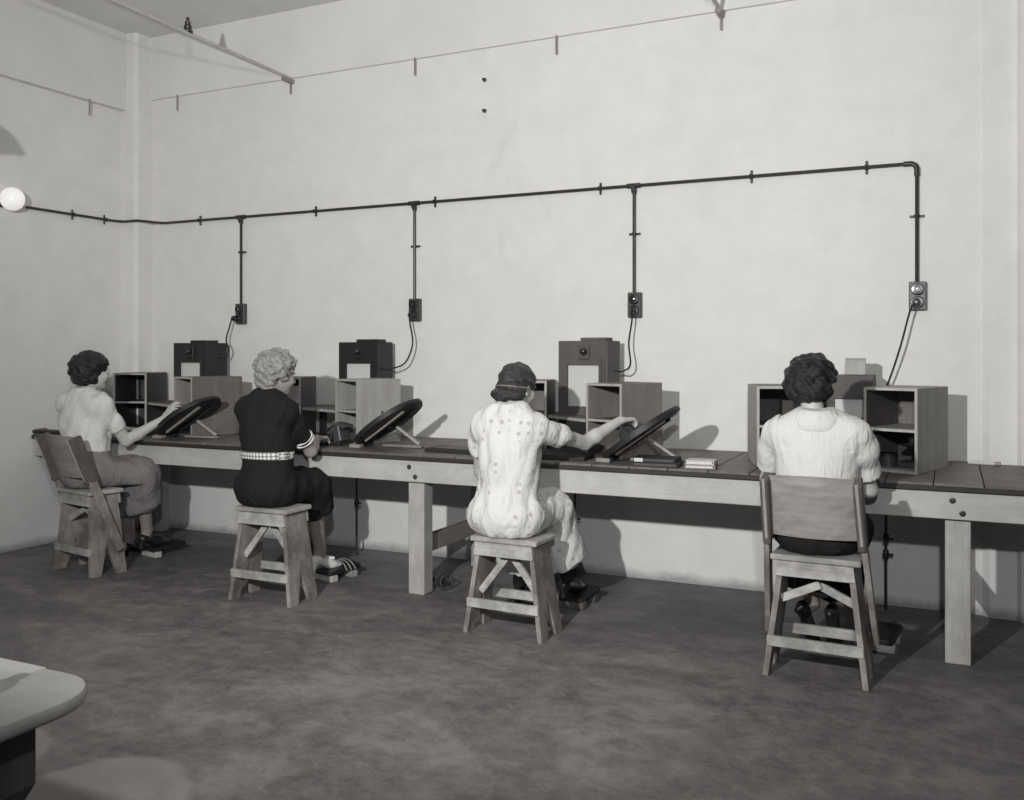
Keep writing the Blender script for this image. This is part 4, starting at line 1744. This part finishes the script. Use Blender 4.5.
person('woman with dark rolled hair in a white printed dress reaching to the right', (-2.01, -1.32), dict(
    seed=3, hips=R(-6), turn=R(-4), lean=R(2), build=1.03, torso=1.03, side=R(1), head=(-2.008, -1.205, 1.218), head_turn=R(-16), head_nod=R(14),
    elR=(-1.725, -.985, .925), wrR=(-1.588, -.815, 1.035), handR=((.30, .55, .02), (.2, .1, -1), (-.6, .6, 0), (40, 45, 25), 25),
    elL=(-2.245, -1.16, .775), wrL=(-2.19, -.93, .868), handL=((.1, 1, -.02), DN, (1, 0, 0), (15, 20, 15)),
    knR=(-1.895, -.975, .565), knL=(-2.09, -.97, .56), anR=(-1.885, -.83, .188), anL=(-2.165, -.84, .12), toeR=(.1, 1, -.12), toeL=(-.15, 1, -.12),
    skirt=dict(kind='dress', hem=.74, r=.100, flare=.5), top_mat='floral', sleeve=.52, sleeve_r=(.062, .064), hair='roll', hair_mat='hair_brown', shoe='leather', stocking='dark_skirt', fold=.0042))

person('dark haired woman in a white dotted blouse seated with her back to us at right', (-.530, -1.262), dict(
    seat=STH, seed=4, heel=.012, hips=R(-2), turn=R(-1), lean=R(3), build=1.06, torso=.965, shw=1.04, head=(-.558, -1.19, 1.260), head_turn=R(-14), head_nod=R(15),
    elR=(-.325, -1.135, .79), wrR=(-.42, -.90, .868), handR=((-.3, 1, 0), DN, (-1, 0, 0), (20, 25, 20)),
    elL=(-.765, -1.11, .81), wrL=(-.66, -.88, .868), handL=((.3, 1, 0), DN, (1, 0, 0), (20, 25, 20)),
    knR=(-.425, -.975, .59), knL=(-.635, -.975, .59), anR=(-.49, -.935, .205), anL=(-.590, -.97, .215), toeR=(.05, .35, -.62), toeL=(.22, .30, -.62),
    skirt=dict(kind='skirt', hem=.74, mat='dark_skirt', r=.080), top_mat='dots', sleeve=.70, sleeve_r=(.062, .064), puff=True, collar='dots', hair='wavy', hair_mat='hair_dark', shoe='leather', stocking='stocking'))

# the dark retouching tool in the hand of the woman in print
t = empty('hand_stamp', 'dark hand tool with bright rods held over the third tilted board', 'tool', (-1.558, -.735, .975), R(20))
bm = NB()
prism(bm, [(-.055, -.055), (-.01, -.075), (.045, -.025), (.04, .02), (-.02, .035), (-.06, -.01)], .05, frame((0, .025, 0), (1, 0, 0), (0, 0, 1), (0, -1, 0)), .006)
obj('body', bm, M['tool_black'], t)
obj('grip', tube(NB(), [(-.005, 0, .02), (-.005, 0, .035)], .014, 10), M['bakelite'], t, True)
for xx in (-.02, .015):
    obj('rod', tube(NB(), [(xx, -.032, .015), (xx + .02, -.032, -.08)], .0045, 6), M['chrome'], t, True)

# pendant lamp over the aisle at far left (its shade throws the dome shadow on the left wall)
t = empty('pendant_lamp', 'enamel shade pendant hanging over the aisle beyond the left edge', 'lamp', (-4.80, -2.46, -.04))
obj('stem', tube(NB(), [(0, 0, CH + .038), (0, 0, 2.86)], .010, 8), M['iron'], t, True)
obj('shade', lathe(NB(), [(.03, 2.88), (.05, 2.86), (.06, 2.80), (.12, 2.75), (.17, 2.66), (.165, 2.66), (.115, 2.745), (.055, 2.79), (.0, 2.80)], None, 24), M['lb_black'], t, True)
